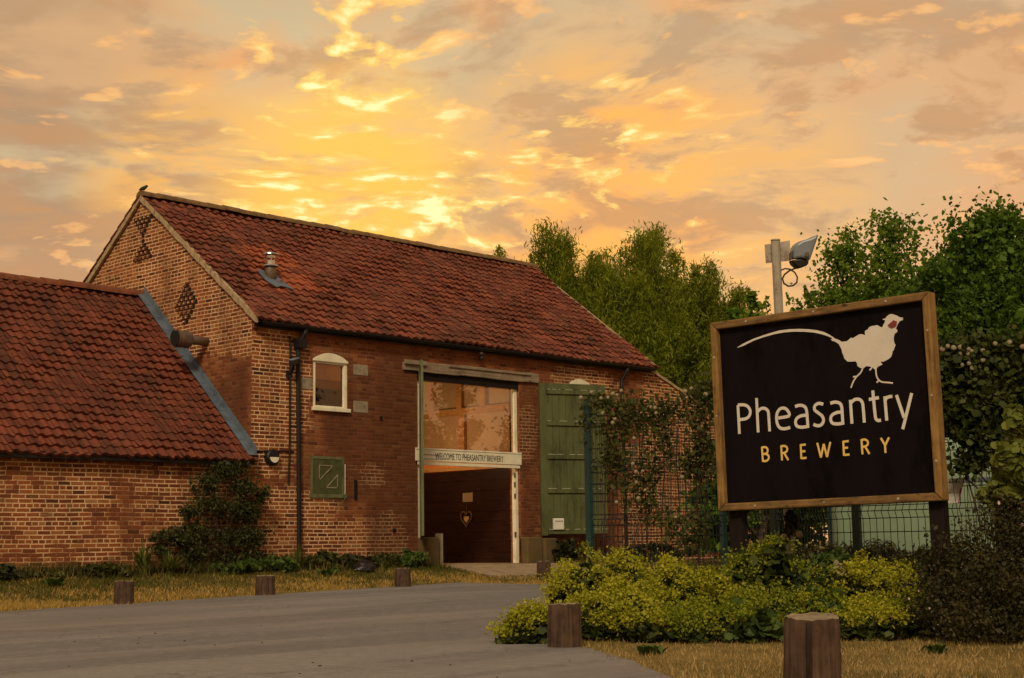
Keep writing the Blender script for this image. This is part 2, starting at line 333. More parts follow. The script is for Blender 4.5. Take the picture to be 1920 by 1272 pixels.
# ------------------------------------------------------------------ mesh helpers
class MB:
    def __init__(s): s.v = []; s.f = []; s.mi = []
    def addv(s, pts): k = len(s.v); s.v.extend([tuple(map(float, p)) for p in pts]); return k
    def face(s, pts, m=0): k = s.addv(pts); s.f.append(tuple(range(k, k+len(pts)))); s.mi.append(m)
    def box(s, c, d, ax=None, m=0, taper=1.0):
        c = np.array(c, float); A = np.eye(3) if ax is None else np.array(ax, float)
        h = np.array(d, float)/2; P = []
        for z in (-1, 1):
            for (x, y) in ((-1, -1), (1, -1), (1, 1), (-1, 1)):
                t = taper if z > 0 else 1
                P.append(c + A[0]*x*h[0]*t + A[1]*y*h[1]*t + A[2]*z*h[2])
        k = s.addv(P)
        for q in ((3, 2, 1, 0), (4, 5, 6, 7), (0, 1, 5, 4), (1, 2, 6, 5), (2, 3, 7, 6), (3, 0, 4, 7)):
            s.f.append(tuple(k+i for i in q)); s.mi.append(m)
    def bx(s, x0, x1, y0, y1, z0, z1, m=0): s.box(((x0+x1)/2, (y0+y1)/2, (z0+z1)/2), (x1-x0, y1-y0, z1-z0), None, m)
    def prism(s, poly, off, m=0):           # poly: 3-D outline, extruded by the vector off
        n = len(poly); off = np.array(off, float)
        k = s.addv(poly); k2 = s.addv([np.array(p)+off for p in poly])
        s.f.append(tuple(k+i for i in range(n))); s.mi.append(m)
        s.f.append(tuple(k2+n-1-i for i in range(n))); s.mi.append(m)
        for i in range(n):
            j = (i+1) % n; s.f.append((k+i, k2+i, k2+j, k+j)); s.mi.append(m)
    def tube(s, pts, r, seg=8, m=0, cap=True):
        pts = [np.array(p, float) for p in pts]; n = len(pts)
        rr = r if hasattr(r, '__len__') else [r]*n
        ref = None; rings = []
        for i, p in enumerate(pts):
            t = pts[min(i+1, n-1)]-pts[max(i-1, 0)]; t = t/(np.linalg.norm(t)+1e-9)
            if ref is None: ref = np.array([1., 0, 0]) if abs(t[0]) < .8 else np.array([0, 1., 0])
            a = np.cross(t, ref); a /= np.linalg.norm(a)+1e-9; b = np.cross(t, a); ref = -np.cross(t, a) if False else np.cross(a, t)*1.0
            rings.append(s.addv([p+(a*math.cos(2*PI*k/seg)+b*math.sin(2*PI*k/seg))*rr[i] for k in range(seg)]))
        for i in range(n-1):
            for k in range(seg):
                j = (k+1) % seg
                s.f.append((rings[i]+k, rings[i]+j, rings[i+1]+j, rings[i+1]+k)); s.mi.append(m)
        if cap:
            s.f.append(tuple(rings[0]+k for k in reversed(range(seg)))); s.mi.append(m)
            s.f.append(tuple(rings[-1]+k for k in range(seg))); s.mi.append(m)
    def build(s, name, mats, parent=None, smooth=False, bevel=0.0, world=True):
        o0 = np.array(parent_world(parent)) if (parent is not None and world) else np.zeros(3)
        me = bpy.data.meshes.new(name)
        V = [tuple(np.array(p)-o0) for p in s.v]
        me.from_pydata(V, [], s.f); me.update()
        if not isinstance(mats, (list, tuple)): mats = [mats]
        for m in mats: me.materials.append(MT[m])
        if len(mats) > 1: me.polygons.foreach_set('material_index', s.mi)
        if smooth: me.polygons.foreach_set('use_smooth', [True]*len(me.polygons))
        o = bpy.data.objects.new(name, me); COL.objects.link(o)
        if parent is not None: o.parent = parent
        if bevel:
            b = o.modifiers.new('bevel', 'BEVEL'); b.width = bevel; b.segments = 2; b.limit_method = 'ANGLE'
        return o
def parent_world(p):
    w = np.zeros(3)
    while p is not None: w = w+np.array(p.location); p = p.parent
    return w
def tag(o, label=None, cat=None, group=None, kind=None):
    if label: o['label'] = label
    if cat: o['category'] = cat
    if group: o['group'] = group
    if kind: o['kind'] = kind
    return o
def empty(name, loc, label, cat, group=None):
    o = bpy.data.objects.new(name, None); COL.objects.link(o); o.location = tuple(map(float, loc)); o.empty_display_size = .2
    return tag(o, label, cat, group)
def quads_obj(name, V, mat, parent=None, per=4):
    """V: (n*per,3) array in world coordinates -> one mesh of separate leaf faces"""
    V = np.asarray(V, np.float32)
    if parent is not None: V = V-parent_world(parent).astype(np.float32)
    n = len(V)//per
    me = bpy.data.meshes.new(name)
    me.vertices.add(n*per); me.vertices.foreach_set('co', V.ravel())
    me.loops.add(n*per); me.loops.foreach_set('vertex_index', np.arange(n*per, dtype=np.int32))
    me.polygons.add(n); me.polygons.foreach_set('loop_start', np.arange(0, n*per, per, dtype=np.int32))
    me.polygons.foreach_set('loop_total', np.full(n, per, np.int32))
    me.update(); me.materials.append(MT[mat])
    o = bpy.data.objects.new(name, me); COL.objects.link(o)
    if parent is not None: o.parent = parent
    return o
def leaves(P, L, W, up=.3, dirs=None, spread=1.0, hexa=False):
    """leaf faces at the points P; length L, width W; dirs bias the leaf axis"""
    n = len(P); P = np.asarray(P, float)
    d = rng.normal(size=(n, 3))*spread
    if dirs is not None: d = d+np.asarray(dirs)
    d /= np.linalg.norm(d, axis=1, keepdims=True)+1e-9
    nr = rng.normal(size=(n, 3)); nr[:, 2] += up*3
    w = np.cross(d, nr); w /= np.linalg.norm(w, axis=1, keepdims=True)+1e-9
    k = np.exp(rng.normal(size=(n, 1))*.25)
    l = d*L*k; w = w*W*k*.5
    if hexa:
        nn = np.cross(d, w); nn /= np.linalg.norm(nn, axis=1, keepdims=True)+1e-9
        q = np.stack([P-l*.5, P-l*.22+w, P+l*.25+w*.95, P+l*.5, P+l*.25-w*.95, P-l*.22-w], 1)
        q[:, 3] -= nn*L*.12
        return q.reshape(-1, 3)
    q = np.stack([P-l*.5, P+w+l*.05, P+l*.5, P-w+l*.05], 1)
    return q.reshape(-1, 3)

# ------------------------------------------------------------------ ground, road, path
def ground_sheet():
    xs = np.concatenate([[-400, -120, -40], np.arange(-10, 45, .8), [60, 120, 400]])
    ys = np.concatenate([[-400, -120, -40], np.arange(-10, 45, .8), [60, 120, 400]])
    b = MB()
    for y in ys:
        for x in xs: b.v.append((x, y, gz(x, y)))
    nx = len(xs)
    for j in range(len(ys)-1):
        for i in range(nx-1): b.f.append((j*nx+i, j*nx+i+1, (j+1)*nx+i+1, (j+1)*nx+i)); b.mi.append(0)
    tag(b.build('ground', 'soil', smooth=True), kind='structure')
ground_sheet()
ROADP = [(-40, -40), (4.4, -40), (4.6, -2)] + [tuple(on_ground(*p)[:2]) for p in ((1420, 1330), (1262, 1272), (1180, 1240), (1098, 1217), (1010, 1206), (985, 1190))] + \
        [(11.6, 10.9), (14.5, 12.6), (18.5, 15.5), (21.6, 18.2), (21.9, 19.2)] + [tuple(on_ground(*p)[:2]) for p in ((1018, 1097), (860, 1100), (700, 1108), (480, 1118), (240, 1133), (0, 1148))] + [(4, 16.6), (-8, 13.6), (-40, 7)]
def road():
    b = MB(); rnd = random.Random(3); P = []
    for i, p in enumerate(ROADP):
        q = ROADP[(i+1) % len(ROADP)]; L = math.dist(p, q); n = max(1, min(60, int(L/.35))) if max(abs(p[0]), abs(p[1]), abs(q[0]), abs(q[1])) < 30 else 1
        for k in range(n):
            t = k/n; j = .03 if n > 1 else 0
            P.append((p[0]+(q[0]-p[0])*t+rnd.uniform(-j, j), p[1]+(q[1]-p[1])*t+rnd.uniform(-j, j)))
    b.face([(x, y, gz(x, y)+.006) for x, y in P])
    o = b.build('road', 'road'); tag(o, kind='structure')
road()
def path():
    b = MB(); X0, X1 = 21.1, 26.0; n = 10
    ys = np.linspace(20.6, 22.96, 8)
    for j in range(7):
        for i in range(n):
            xa, xb = X0+(X1-X0)*i/n, X0+(X1-X0)*(i+1)/n
            b.face([(xa, ys[j], gz(xa, ys[j])+.012), (xb, ys[j], gz(xb, ys[j])+.012), (xb, ys[j+1], gz(xb, ys[j+1])+.012), (xa, ys[j+1], gz(xa, ys[j+1])+.012)])
    tag(b.build('path', 'path'), kind='structure')
path()

# ------------------------------------------------------------------ pantile roofs
def pantiles(b, x0, x1, ye, ze, yr, zr, pitch=.225, gauge=.255, skip=None, jit=.006):
    sl = np.array([0, yr-ye, zr-ze], float); Ls = np.linalg.norm(sl); t = sl/Ls
    nrm = np.array([0, -t[2], t[1]]); nrm = nrm if nrm[2] > 0 else -nrm
    nc = int(round(Ls/gauge)); gg = Ls/nc; nt_ = int(round((x1-x0)/pitch)); pp = (x1-x0)/nt_
    prof = [(0, .012), (.12, .030), (.28, .040), (.45, .028), (.62, .006), (.80, -.004), (1.0, .008)]
    E0 = np.array([0, ye, ze])
    for r in range(nc):
        for c in range(nt_):
            jz, jy, jr = rng.normal()*jit, rng.normal()*jit*1.3, rng.normal()*.010
            k = len(b.v)
            xx = x0+c*pp
            sag = 0
            for q, (px_, h) in enumerate(prof):
                X = xx+px_*pp*1.0
                lo = r*gg-.02+jy+jr*(px_-.5); hi = (r+1)*gg+.01
                for s_, hh in ((lo, h-.014+jz), (lo, h+.042+jz), (hi, h+.002)):
                    p = E0+t*s_+nrm*(hh+.022*math.sin(X*.9+r*.35)+.014*math.sin(X*2.3-r*.8)); b.v.append((X, p[1], p[2]))
            for q in range(6):
                a = k+q*3
                b.f.append((a, a+3, a+4, a+1)); b.mi.append(0)
                b.f.append((a+1, a+4, a+5, a+2)); b.mi.append(0)
def half_round(b, x0, x1, y, z, r=.13, n=8, seg=.42):
    x = x0
    while x < x1-.05:
        xe = min(x1, x+seg); j = rng.normal()*.006
        pts = [(math.cos(PI*k/n), math.sin(PI*k/n)) for k in range(n+1)]
        k0 = len(b.v)
        for X, rr in ((x-.02, r*1.06), (xe, r*.98)):
            for c, s_ in pts: b.v.append((X, y+c*rr, z+s_*rr*.85+j))
        for k in range(n): b.f.append((k0+k, k0+k+1, k0+n+2+k, k0+n+1+k)); b.mi.append(0)
        b.f.append(tuple(range(k0, k0+n+1))); b.mi.append(0)
        x = xe

# ------------------------------------------------------------------ the barn
XL, XR, YF, YB, ZE, YR, ZR = 16.82, 29.06, 23.0, 30.9, 5.16, 26.95, 8.16
barn = empty('brick_barn', (XL, YF, .3), 'large old brick barn with red pantile roof, tall open doorway and pale patched pointing', 'barn')
OPEN = [(21.12, 24.27, 0, 4.47), (18.31, 19.21, 3.50, 4.50), (18.26, 19.12, 1.77, 2.57), (26.02, 26.75, 3.55, 4.55)]
def facade():
    b = MB()
    xs = sorted({XL, XR} | {o[0] for o in OPEN} | {o[1] for o in OPEN}); zs = sorted({0., ZE} | {o[2] for o in OPEN if o[2] > 0} | {o[3] for o in OPEN})
    for i in range(len(xs)-1):
        for j in range(len(zs)-1):
            cx, cz = (xs[i]+xs[i+1])/2, (zs[j]+zs[j+1])/2
            if any(o[0] < cx < o[1] and o[2] < cz < o[3] for o in OPEN): continue
            b.face([(xs[i], YF, zs[j]), (xs[i+1], YF, zs[j]), (xs[i+1], YF, zs[j+1]), (xs[i], YF, zs[j+1])])
    for (x0, x1, z0, z1) in OPEN:                       # reveals
        dp = .32
        b.face([(x0, YF, z0), (x0, YF, z1), (x0, YF+dp, z1), (x0, YF+dp, z0)])
        b.face([(x1, YF, z1), (x1, YF, z0), (x1, YF+dp, z0), (x1, YF+dp, z1)])
        b.face([(x0, YF, z1), (x1, YF, z1), (x1, YF+dp, z1), (x0, YF+dp, z1)])
        b.face([(x0, YF, z0), (x0, YF+dp, z0), (x1, YF+dp, z0), (x1, YF, z0)])
    for X in (XL, XR):
        p = [(X, YF, 0), (X, YF, ZE), (X, YR, ZR), (X, YB, ZE), (X, YB, 0)]
        b.face(p if X == XR else p[::-1])
    b.face([(XR, YB, 0), (XL, YB, 0), (XL, YB, ZE), (XR, YB, ZE)])
    # corbel course under the eaves
    b.bx(XL+.02, XR-.02, YF-.035, YF-.002, ZE-.17, ZE-.02); b.bx(XL+.02, XR-.02, YF-.065, YF-.036, ZE-.09, ZE-.02)
    # arches over the two upper windows: voussoir bricks
    for (x0, x1, zt, rise) in ((18.31, 19.21, 4.50, .15), (26.02, 26.75, 4.55, .11), (18.22, 19.16, 2.60, .0)):
        n = 14; c = (x0+x1)/2; w = (x1-x0)/2
        for k in range(n):
            a0, a1 = -1+2*k/n, -1+2*(k+1)/n
            f = lambda a: zt+rise*(1-a*a)
            r = random.Random(k); d = .006+r.random()*.006
            if rise: b.prism([(c+w*1.02*a0+.005, YF-d, f(a0)+.006), (c+w*1.02*a1-.005, YF-d, f(a1)+.006), (c+w*1.12*a1-.005, YF-d, f(a1)+.20), (c+w*1.12*a0+.005, YF-d, f(a0)+.20)], (0, d-.001, 0))
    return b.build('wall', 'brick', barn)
bwall = facade()
# ventilation patterns: open headers in the gable (two triangles and a diamond)
def vent(y, z, kind, n):
    vb = MB(); vb2 = MB()
    for r in range(n):
        cnt = {'down': n-r, 'up': r+1, 'dia': min(r, n-1-r)+1}[kind]
        zz = z+((n-1)/2-r)*.094
        for c in range(cnt):
            yy = y+(c-(cnt-1)/2)*.155
            vb.box((XL-.004, yy, zz), (.014, .088, .075))
            if kind == 'dia' or c < cnt-1: vb2.box((XL-.022, yy+.078, zz), (.05, .055, .062))
    vo = vb.build('vent_openings', 'dark', bwall)
    vb2.build('vent_bricks', 'brick', bwall, bevel=.006)
vent(26.90, 7.60, 'down', 5); vent(26.90, 7.10, 'up', 5); vent(25.2, 5.73, 'dia', 9)

rb = MB()
eY, eZ = YF-.20, ZE-.02
sl = (ZR-ZE)/(YR-YF)
pantiles(rb, XL-.06, XR+.04, YF-.22, ZE+.02-.22*sl+.10, YR, ZR+.10, jit=.010)
rb.f.append(tuple(rb.addv([(XL-.02, YR, ZR+.08), (XR+.02, YR, ZR+.08), (XR+.02, YB+.2, ZE-.08), (XL-.02, YB+.2, ZE-.08)])+k for k in range(4))); rb.mi.append(0)
rb.f.append(tuple(rb.addv([(XL, YF-.2, ZE-.08), (XR, YF-.2, ZE-.08), (XR, YR, ZR+.04), (XL, YR, ZR+.04)])+k for k in range(4))); rb.mi.append(0)
roof = rb.build('roof', 'tile', barn)
b = MB(); half_round(b, XL-.05, XR+.06, YR, ZR+.10, .15); b.build('ridge_tiles', 'ridge', roof)
def verge():
    b = MB()
    for (ya, za, yb, zb) in ((YF-.20, ZE-.04, YR, ZR+.06), (YR, ZR+.06, YB+.15, ZE-.02)):
        n = 22
        for k in range(n):
            t0, t1 = k/n, (k+1)/n-.004
            y0, y1, z0, z1 = ya+(yb-ya)*t0, ya+(yb-ya)*t1, za+(zb-za)*t0, za+(zb-za)*t1
            j = random.uniform(-.012, .012)
            b.prism([(XL-.075+j*.4, y0, z0-.05+j), (XL-.075+j*.4, y1, z1-.05+j), (XL-.075+j*.4, y1, z1+.075), (XL-.075+j*.4, y0, z0+.075)], (.07, 0, 0))
    return b.build('verge', 'verge', roof)
verge()
# far side of the gable shows the undersides of the rear tiles
b = MB()
for k in range(15):
    t0, t1 = k/15, (k+1)/15
    y0, y1 = YR+(YB+.2-YR)*t0, YR+(YB+.2-YR)*t1; z0, z1 = ZR+.1+(ZE-.02-ZR)*t0, ZR+.1+(ZE-.02-ZR)*t1
    b.prism([(XL-.1, y0, z0+.03), (XL-.1, y1, z1+.06), (XL-.1, y1, z1+.03), (XL-.1, y0, z0)], (.3, 0, 0))
b.build('rear_tiles', 'tile', roof)
b = MB()   # right verge
b.prism([(XR+.02, YF-.2, ZE-.06), (XR+.02, YR, ZR+.05), (XR+.02, YR, ZR+.12), (XR+.02, YF-.2, ZE+.02)], (.05, 0, 0)); b.build('verge', 'verge', roof)

def rslope(x, y):
    k = sl; z0 = ZE+.10-k*YF; d = ray(x, y); t = (z0-CH)/(d[2]-k*d[1]); return CAM+d*t
# flue through the roof
fp = rslope(507, 527); fx, fy, fz = fp
flue = MB(); flue.tube([(fx, fy, fz-.12), (fx, fy, fz+.26), (fx, fy, fz+.30)], [.125, .12, .115], 16)
fo = flue.build('flue', 'galv', roof, smooth=True)
c = MB(); c.tube([(fx, fy, fz+.30), (fx, fy, fz+.33)], [.17, .15], 18); c.tube([(fx, fy, fz+.33), (fx, fy, fz+.42)], [.095, .095], 16)
c.tube([(fx, fy, fz+.475), (fx, fy, fz+.53)], [.10, .10], 16)
for a in range(3): c.tube([(fx+.09*math.cos(a*2.1), fy+.09*math.sin(a*2.1), fz+.40), (fx+.09*math.cos(a*2.1), fy+.09*math.sin(a*2.1), fz+.56)], .012, 6)
c.tube([(fx, fy, fz+.545), (fx, fy, fz+.565), (fx, fy, fz+.60)], [.185, .18, .03], 20)
c.build('cap', 'steel', fo, smooth=False)
b = MB()
tv = np.array([0, YR-YF, ZR-ZE]); tv /= np.linalg.norm(tv); nv = np.array([0, -tv[2], tv[1]]); base = np.array([fx, fy, fz])+nv*.065
ou = [base+np.array([x, 0, 0])+tv*s for x, s in ((-.22, .30), (.20, .30), (.24, -.15), (.30, -.42), (.14, -.36), (.03, -.34), (-.12, -.42), (-.24, -.2))]
b.prism(ou, nv*.018); b.build('slate_flashing', 'lead', fo)

# gutter, downpipes
b = MB()
for k in range(8):
    a0, a1 = PI+PI*k/8, PI+PI*(k+1)/8
    P = lambda a, r: (YF-.20+r*math.cos(a), ZE-.06+r*math.sin(a))
    (ya, za), (yb, zb) = P(a0, .07), P(a1, .07)
    b.face([(XL+.05, ya, za), (XR-.05, ya, za), (XR-.05, yb, zb), (XL+.05, yb, zb)])
b.bx(XL+.03, XR-.03, YF-.12, YF-.066, ZE-.15, ZE-.03)
gut = b.build('gutter', 'black', barn)
def downpipe(x0, x1, zb, hopper=True):
    b = MB(); yy = YF-.075
    b.tube([(x0+.10, YF-.2, ZE-.10), (x0+.08, YF-.19, ZE-.2), (x0+.01, yy, ZE-.42), (x0, yy, ZE-.55), ((x0+x1)/2, yy, 2.6), (x1, yy, zb)], .045, 10)
    for z in (ZE-.6, 3.4, 1.9): b.tube([((x0*(z-zb)+x1*(ZE-z))/(ZE-zb), yy, z-.03), ((x0*(z-zb)+x1*(ZE-z))/(ZE-zb), yy, z+.03)], .056, 10)
    if hopper: b.box((x0+.03, yy-.03, ZE-.40), (.20, .16, .18), taper=1.2)
    b.build('downpipe', 'black', barn, smooth=False)
downpipe(17.88, 17.94, .34); downpipe(27.86, 27.9, .34, False)
b = MB(); b.tube([(17.72, YF-.03, 4.9), (17.72, YF-.03, 2.6), (17.70, YF-.03, 2.0)], .018, 6)
b.tube([(16.95, YF-.02, 2.62), (17.3, YF-.02, 2.63), (17.84, YF-.02, 2.64)], .012, 6); b.build('cable', 'black', barn)

# upper window with cream frame and arched head
def window(x0, x1, z0, z1, rise, name='window'):
    f = MB(); w = .085; yf = YF+.05
    f.bx(x0, x0+w, yf-.03, yf+.06, z0, z1); f.bx(x1-w, x1, yf-.03, yf+.06, z0, z1)
    f.bx(x0+w, x1-w, yf-.03, yf+.06, z1-w*.8, z1); f.bx(x0+w, x1-w, yf-.03, yf+.06, z0, z0+w)
    f.bx(x0-.03, x1+.03, yf-.12, yf-.031, z0-.03, z0+.045)
    n = 12; arch = [(x0+(x1-x0)*k/n, YF-.016, z1+.012+rise*(1-(2*k/n-1)**2)) for k in range(n+1)]
    f.prism([(x0-.01, YF-.016, z1-.03)]+arch+[(x1+.01, YF-.016, z1-.03)], (0, .05, 0))
    o = f.build(name, 'cream', barn, bevel=.008)
    p = MB(); p.face([(x0+w, yf+.02, z0+w), (x1-w, yf+.02, z0+w), (x1-w, yf+.02, z1-w*.8), (x0+w, yf+.02, z1-w*.8)]); p.build('pane', 'glass_sky', o)
    s = MB(); zm = z0+(z1-z0)*.62; s.bx(x0+w, x1-w, yf+.07, yf+.08, zm, z1-.02); s.build('blind', 'blind', o)  # orange panel stands in for the sky reflected in the pane
    s = MB(); s.bx(x0+w, x1-w, yf+.075, yf+.085, z0+(z1-z0)*.44, zm-.002); s.build('blind_hem', 'blind_hem', o); return o  # brown panel stands in for the reflected roofline below the sky
    s = MB(); s.bx(x0+w, x1-w, yf+.028, yf+.045, z1-.43, z1-.36); return o
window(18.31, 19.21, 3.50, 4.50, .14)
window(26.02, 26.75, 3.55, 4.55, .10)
for (x0, x1, z0, z1) in ((19.36, 19.75, 4.26, 4.48), (19.36, 19.75, 3.49, 3.73), (18.0, 18.295, 3.88, 4.11)):
    b = MB(); b.bx(x0, x1, YF-.008, YF+.05, z0, z1); b.build('stone_insert', 'quoin', barn, bevel=.01)

# boarded shutter with its Z pattern
sh = MB(); X0, X1, Z0, Z1 = 18.26, 19.12, 1.77, 2.57
for k in range(5):
    xa, xb = X0+.06+(X1-X0-.12)*k/5, X0+.06+(X1-X0-.12)*(k+1)/5-.006
    sh.bx(xa, xb, YF-.004, YF+.03, Z0+.06, Z1-.06)
so = sh.build('shutter', 'shutter', barn)
f = MB(); f.bx(X0, X0+.055, YF-.012, YF+.08, Z0, Z1); f.bx(X1-.055, X1, YF-.012, YF+.08, Z0, Z1); f.bx(X0+.055, X1-.055, YF-.012, YF+.08, Z1-.055, Z1); f.bx(X0-.03, X1+.05, YF-.03, YF+.08, Z0-.02, Z0+.055)
f.build('frame', 'green_edge', so)
f = MB()
def bar(b, p, q, w, y0, th=.012):
    p, q = np.array(p), np.array(q); d = (q-p)/np.linalg.norm(q-p); nn = np.array([-d[1], d[0]])*w/2
    P = [p+nn, p-nn, q-nn, q+nn]; b.prism([(x, y0, z) for x, z in P], (0, th, 0))
bar(f, (18.47, 2.385), (18.82, 2.385), .02, YF-.017); bar(f, (18.475, 2.375), (18.475, 2.12), .016, YF-.0172); bar(f, (18.50, 2.11), (18.80, 2.37), .02, YF-.0174)
bar(f, (18.68, 1.97), (18.95, 2.21), .02, YF-.017); bar(f, (18.66, 1.95), (18.92, 1.95), .022, YF-.0172); bar(f, (18.94, 1.97), (18.94, 2.20), .012, YF-.0174)
f.build('brace', 'quoin', so)
f = MB(); f.bx(X1+.004, X1+.03, YF-.006, YF+.02, Z0-.05, Z1-.14); f.build('mortar_strip', 'white', so)
b = MB(); b.bx(19.38, 19.45, YF-.02, YF+.01, 1.72, 2.12); b.build('iron_strap', 'black', barn)
for q in ((20.42, 20.50, 1.06, 1.14), (20.08, 20.13, 3.36, 3.45)): b = MB(); b.bx(q[0], q[1], YF-.012, YF+.01, q[2], q[3]); b.build('wall_plate', 'black', barn)

# big doorway: lintel, cream frame, glass, sign band, lobby behind
b = MB()
N = 14; xs = np.linspace(20.70, 24.90, N+1)
for k in range(N):
    x0, x1 = xs[k], xs[k+1]; j0, j1 = [.012*math.sin(3.1*x)+.008*math.sin(9*x) for x in (x0, x1)]
    b.prism([(x0, YF-.06, 4.455+j0*.7), (x1, YF-.06, 4.455+j1*.7), (x1, YF-.06, 4.675+j1-.02*(k == N-1)), (x0, YF-.06, 4.675+j0-.05*(k == 0))], (0, .3, 0))
b.box((21.0, YF-.085, 4.63), (.62, .05, .10)); b.box((23.3, YF-.075, 4.64), (2.6, .03, .06))
b.build('lintel', 'lintel', barn, bevel=.012)
fr = MB(); yf = YF+.06
fr.bx(21.13, 21.24, yf, yf+.1, .36, 4.36); fr.bx(24.16, 24.26, yf, yf+.1, .36, 4.36); fr.bx(21.13, 24.26, yf+.002, yf+.098, 4.36, 4.45)
door_frame = fr.build('door_frame', 'cream', barn, bevel=.006)
for z in (2.33, 2.12, 1.86, 1.0): b = MB(); b.bx(24.13, 24.17, yf-.014, yf+.01, z-.055, z+.055); b.build('hinge', 'galv', door_frame)
b = MB(); b.bx(21.14, 24.25, yf-.05, yf-.002, 4.28, 4.455); b.build('head_board', 'post', barn)  # dark strip painted for the shade in the recess under the lintel
b = MB(); b.face([(21.24, yf+.04, 2.80), (24.16, yf+.04, 2.80), (24.16, yf+.04, 4.36), (21.24, yf+.04, 4.36)]); b.build('glazing', 'glass', barn)
b = MB(); b.bx(21.06, 24.31, yf-.075, yf-.004, 2.56, 2.80); b.bx(21.06, 24.31, yf-.085, yf-.005, 2.802, 2.835); b.bx(21.08, 24.29, yf-.06, yf-.006, 2.48, 2.545)
band = b.build('name_board', 'cream', barn, bevel=.004)
b = MB(); b.bx(21.25, 21.72, yf-.0785, yf-.0755, 2.685, 2.70); b.bx(21.25, 21.72, yf-.0785, yf-.0755, 2.60, 2.612); b.build('worn_lines', 'galv', band)
def font_mesh(txt, size, mat, name, parent, M4, sx=1.0, depth=.002, offset=0.0):
    cu = bpy.data.curves.new('t', 'FONT'); cu.body = txt; cu.size = size; cu.extrude = depth; cu.offset = offset
    o = bpy.data.objects.new('t', cu); COL.objects.link(o)
    dg = bpy.context.evaluated_depsgraph_get(); me = bpy.data.meshes.new_from_object(o.evaluated_get(dg))
    bpy.data.objects.remove(o); me.transform(Matrix.Diagonal((sx if sx <= 1.001 else 1, 1, 1, 1))); 
    xs = [v.co.x for v in me.vertices]; w = max(xs)-min(xs)
    if sx > 1.001: me.transform(Matrix.Diagonal((sx/1000/w, 1, 1, 1)))
    me.transform(M4)
    if parent is not None: me.transform(Matrix.Translation(Vector(-parent_world(parent))))
    me.materials.clear(); me.materials.append(MT[mat])
    ob = bpy.data.objects.new(name, me); COL.objects.link(ob); ob.parent = parent
    return ob, w
Mt = Matrix.Translation((21.62, yf-.0775, 2.608)) @ Matrix.Rotation(PI/2, 4, 'X')
font_mesh('WELCOME TO PHEASANTRY BREWERY', .195, 'ink', 'lettering', band, Mt, 2090., .0015, 0.0)

# lobby: side partition clad in dark planks, plaster and oak framing above
XP = 24.33
b = MB(); nb = 9
for k in range(nb):
    z0, z1 = .36+(2.50-.36)*k/nb, .36+(2.50-.36)*(k+1)/nb-.006
    b.bx(XP-.02-.004*(k % 2), XP+.04, YF+.33, 26.35, z0, z1)
b.build('plank_partition', 'clad', barn)
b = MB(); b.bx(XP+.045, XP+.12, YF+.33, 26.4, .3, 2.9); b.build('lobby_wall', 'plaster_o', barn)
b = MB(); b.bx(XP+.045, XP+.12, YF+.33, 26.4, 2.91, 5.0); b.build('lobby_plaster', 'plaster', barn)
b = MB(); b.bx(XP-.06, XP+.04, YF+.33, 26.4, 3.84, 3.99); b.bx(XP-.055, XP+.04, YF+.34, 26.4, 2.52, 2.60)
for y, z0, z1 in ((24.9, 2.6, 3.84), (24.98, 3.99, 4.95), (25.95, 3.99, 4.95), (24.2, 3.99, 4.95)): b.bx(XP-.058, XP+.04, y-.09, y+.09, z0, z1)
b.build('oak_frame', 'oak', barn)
b = MB(); b.bx(20.9, 24.5, 26.41, 26.5, .3, 5.0); b.build('lobby_back', 'plaster', barn)
b = MB(); b.bx(20.9, 21.1, YF+.33, 26.4, .3, 5.0); b.build('lobby_side', 'plaster', barn)
b = MB(); b.bx(21.0, 24.6, YF+.01, 26.4, .345, .365); b.build('lobby_floor', 'path', barn)
lr = empty('lobby_lamp', (22.5, 24.8, 3.5), 'warm lamp hanging inside the barn doorway behind the name board', 'lamp')
b = MB(); b.tube([(22.5, 24.8, 3.40), (22.5, 24.8, 3.52)], [.13, .05], 14); b.build('lamp_shade', 'cream', lr)
b = MB(); b.tube([(22.5, 24.8, 3.52), (22.5, 24.8, 5.0)], .008, 5); b.build('cord', 'rubber', lr)
pl_ = bpy.data.lights.new('lobby_light', 'POINT'); pl_.energy = 70; pl_.color = (1.0, .62, .28); pl_.shadow_soft_size = .12
po = bpy.data.objects.new('lobby_light', pl_); COL.objects.link(po); po.location = (22.5, 24.8, 3.25)
# notice and heart hanging on the planks
t = on_x(877, 933, XP-.03)
b = MB(); b.bx(XP-.034, XP-.028, t[1]-.165, t[1]+.165, t[2]-.105, t[2]+.105)
tag(b.build('notice', 'sheet'), 'small tan notice pinned to the dark planks inside the barn doorway', 'notice')
hh = on_x(875, 972, XP-.03)
hr = empty('heart_wreath', hh, 'wicker heart wreath with a pale straw heart in its middle, hung on dark planks', 'wreath')
def heart(s, n=28): return [(s*16*math.sin(a)**3/16, s*(13*math.cos(a)-5*math.cos(2*a)-2*math.cos(3*a)-math.cos(4*a))/15) for a in np.linspace(0, 2*PI, n, endpoint=False)]
b = MB(); H = heart(.185); b.tube([(XP-.045, hh[1]+y, hh[2]+z) for y, z in H+[H[0]]], .018, 6, cap=False); b.build('wreath', 'wicker', hr)
b = MB(); b.prism([(XP-.045, hh[1]+y, hh[2]-.02+z) for y, z in heart(.085)], (.02, 0, 0)); b.build('heart', 'heart', hr)
b = MB(); b.tube([(XP-.035, hh[1], hh[2]+.1), (XP-.033, hh[1], hh[2]+.36)], .005, 5); b.build('string', 'wicker', hr)

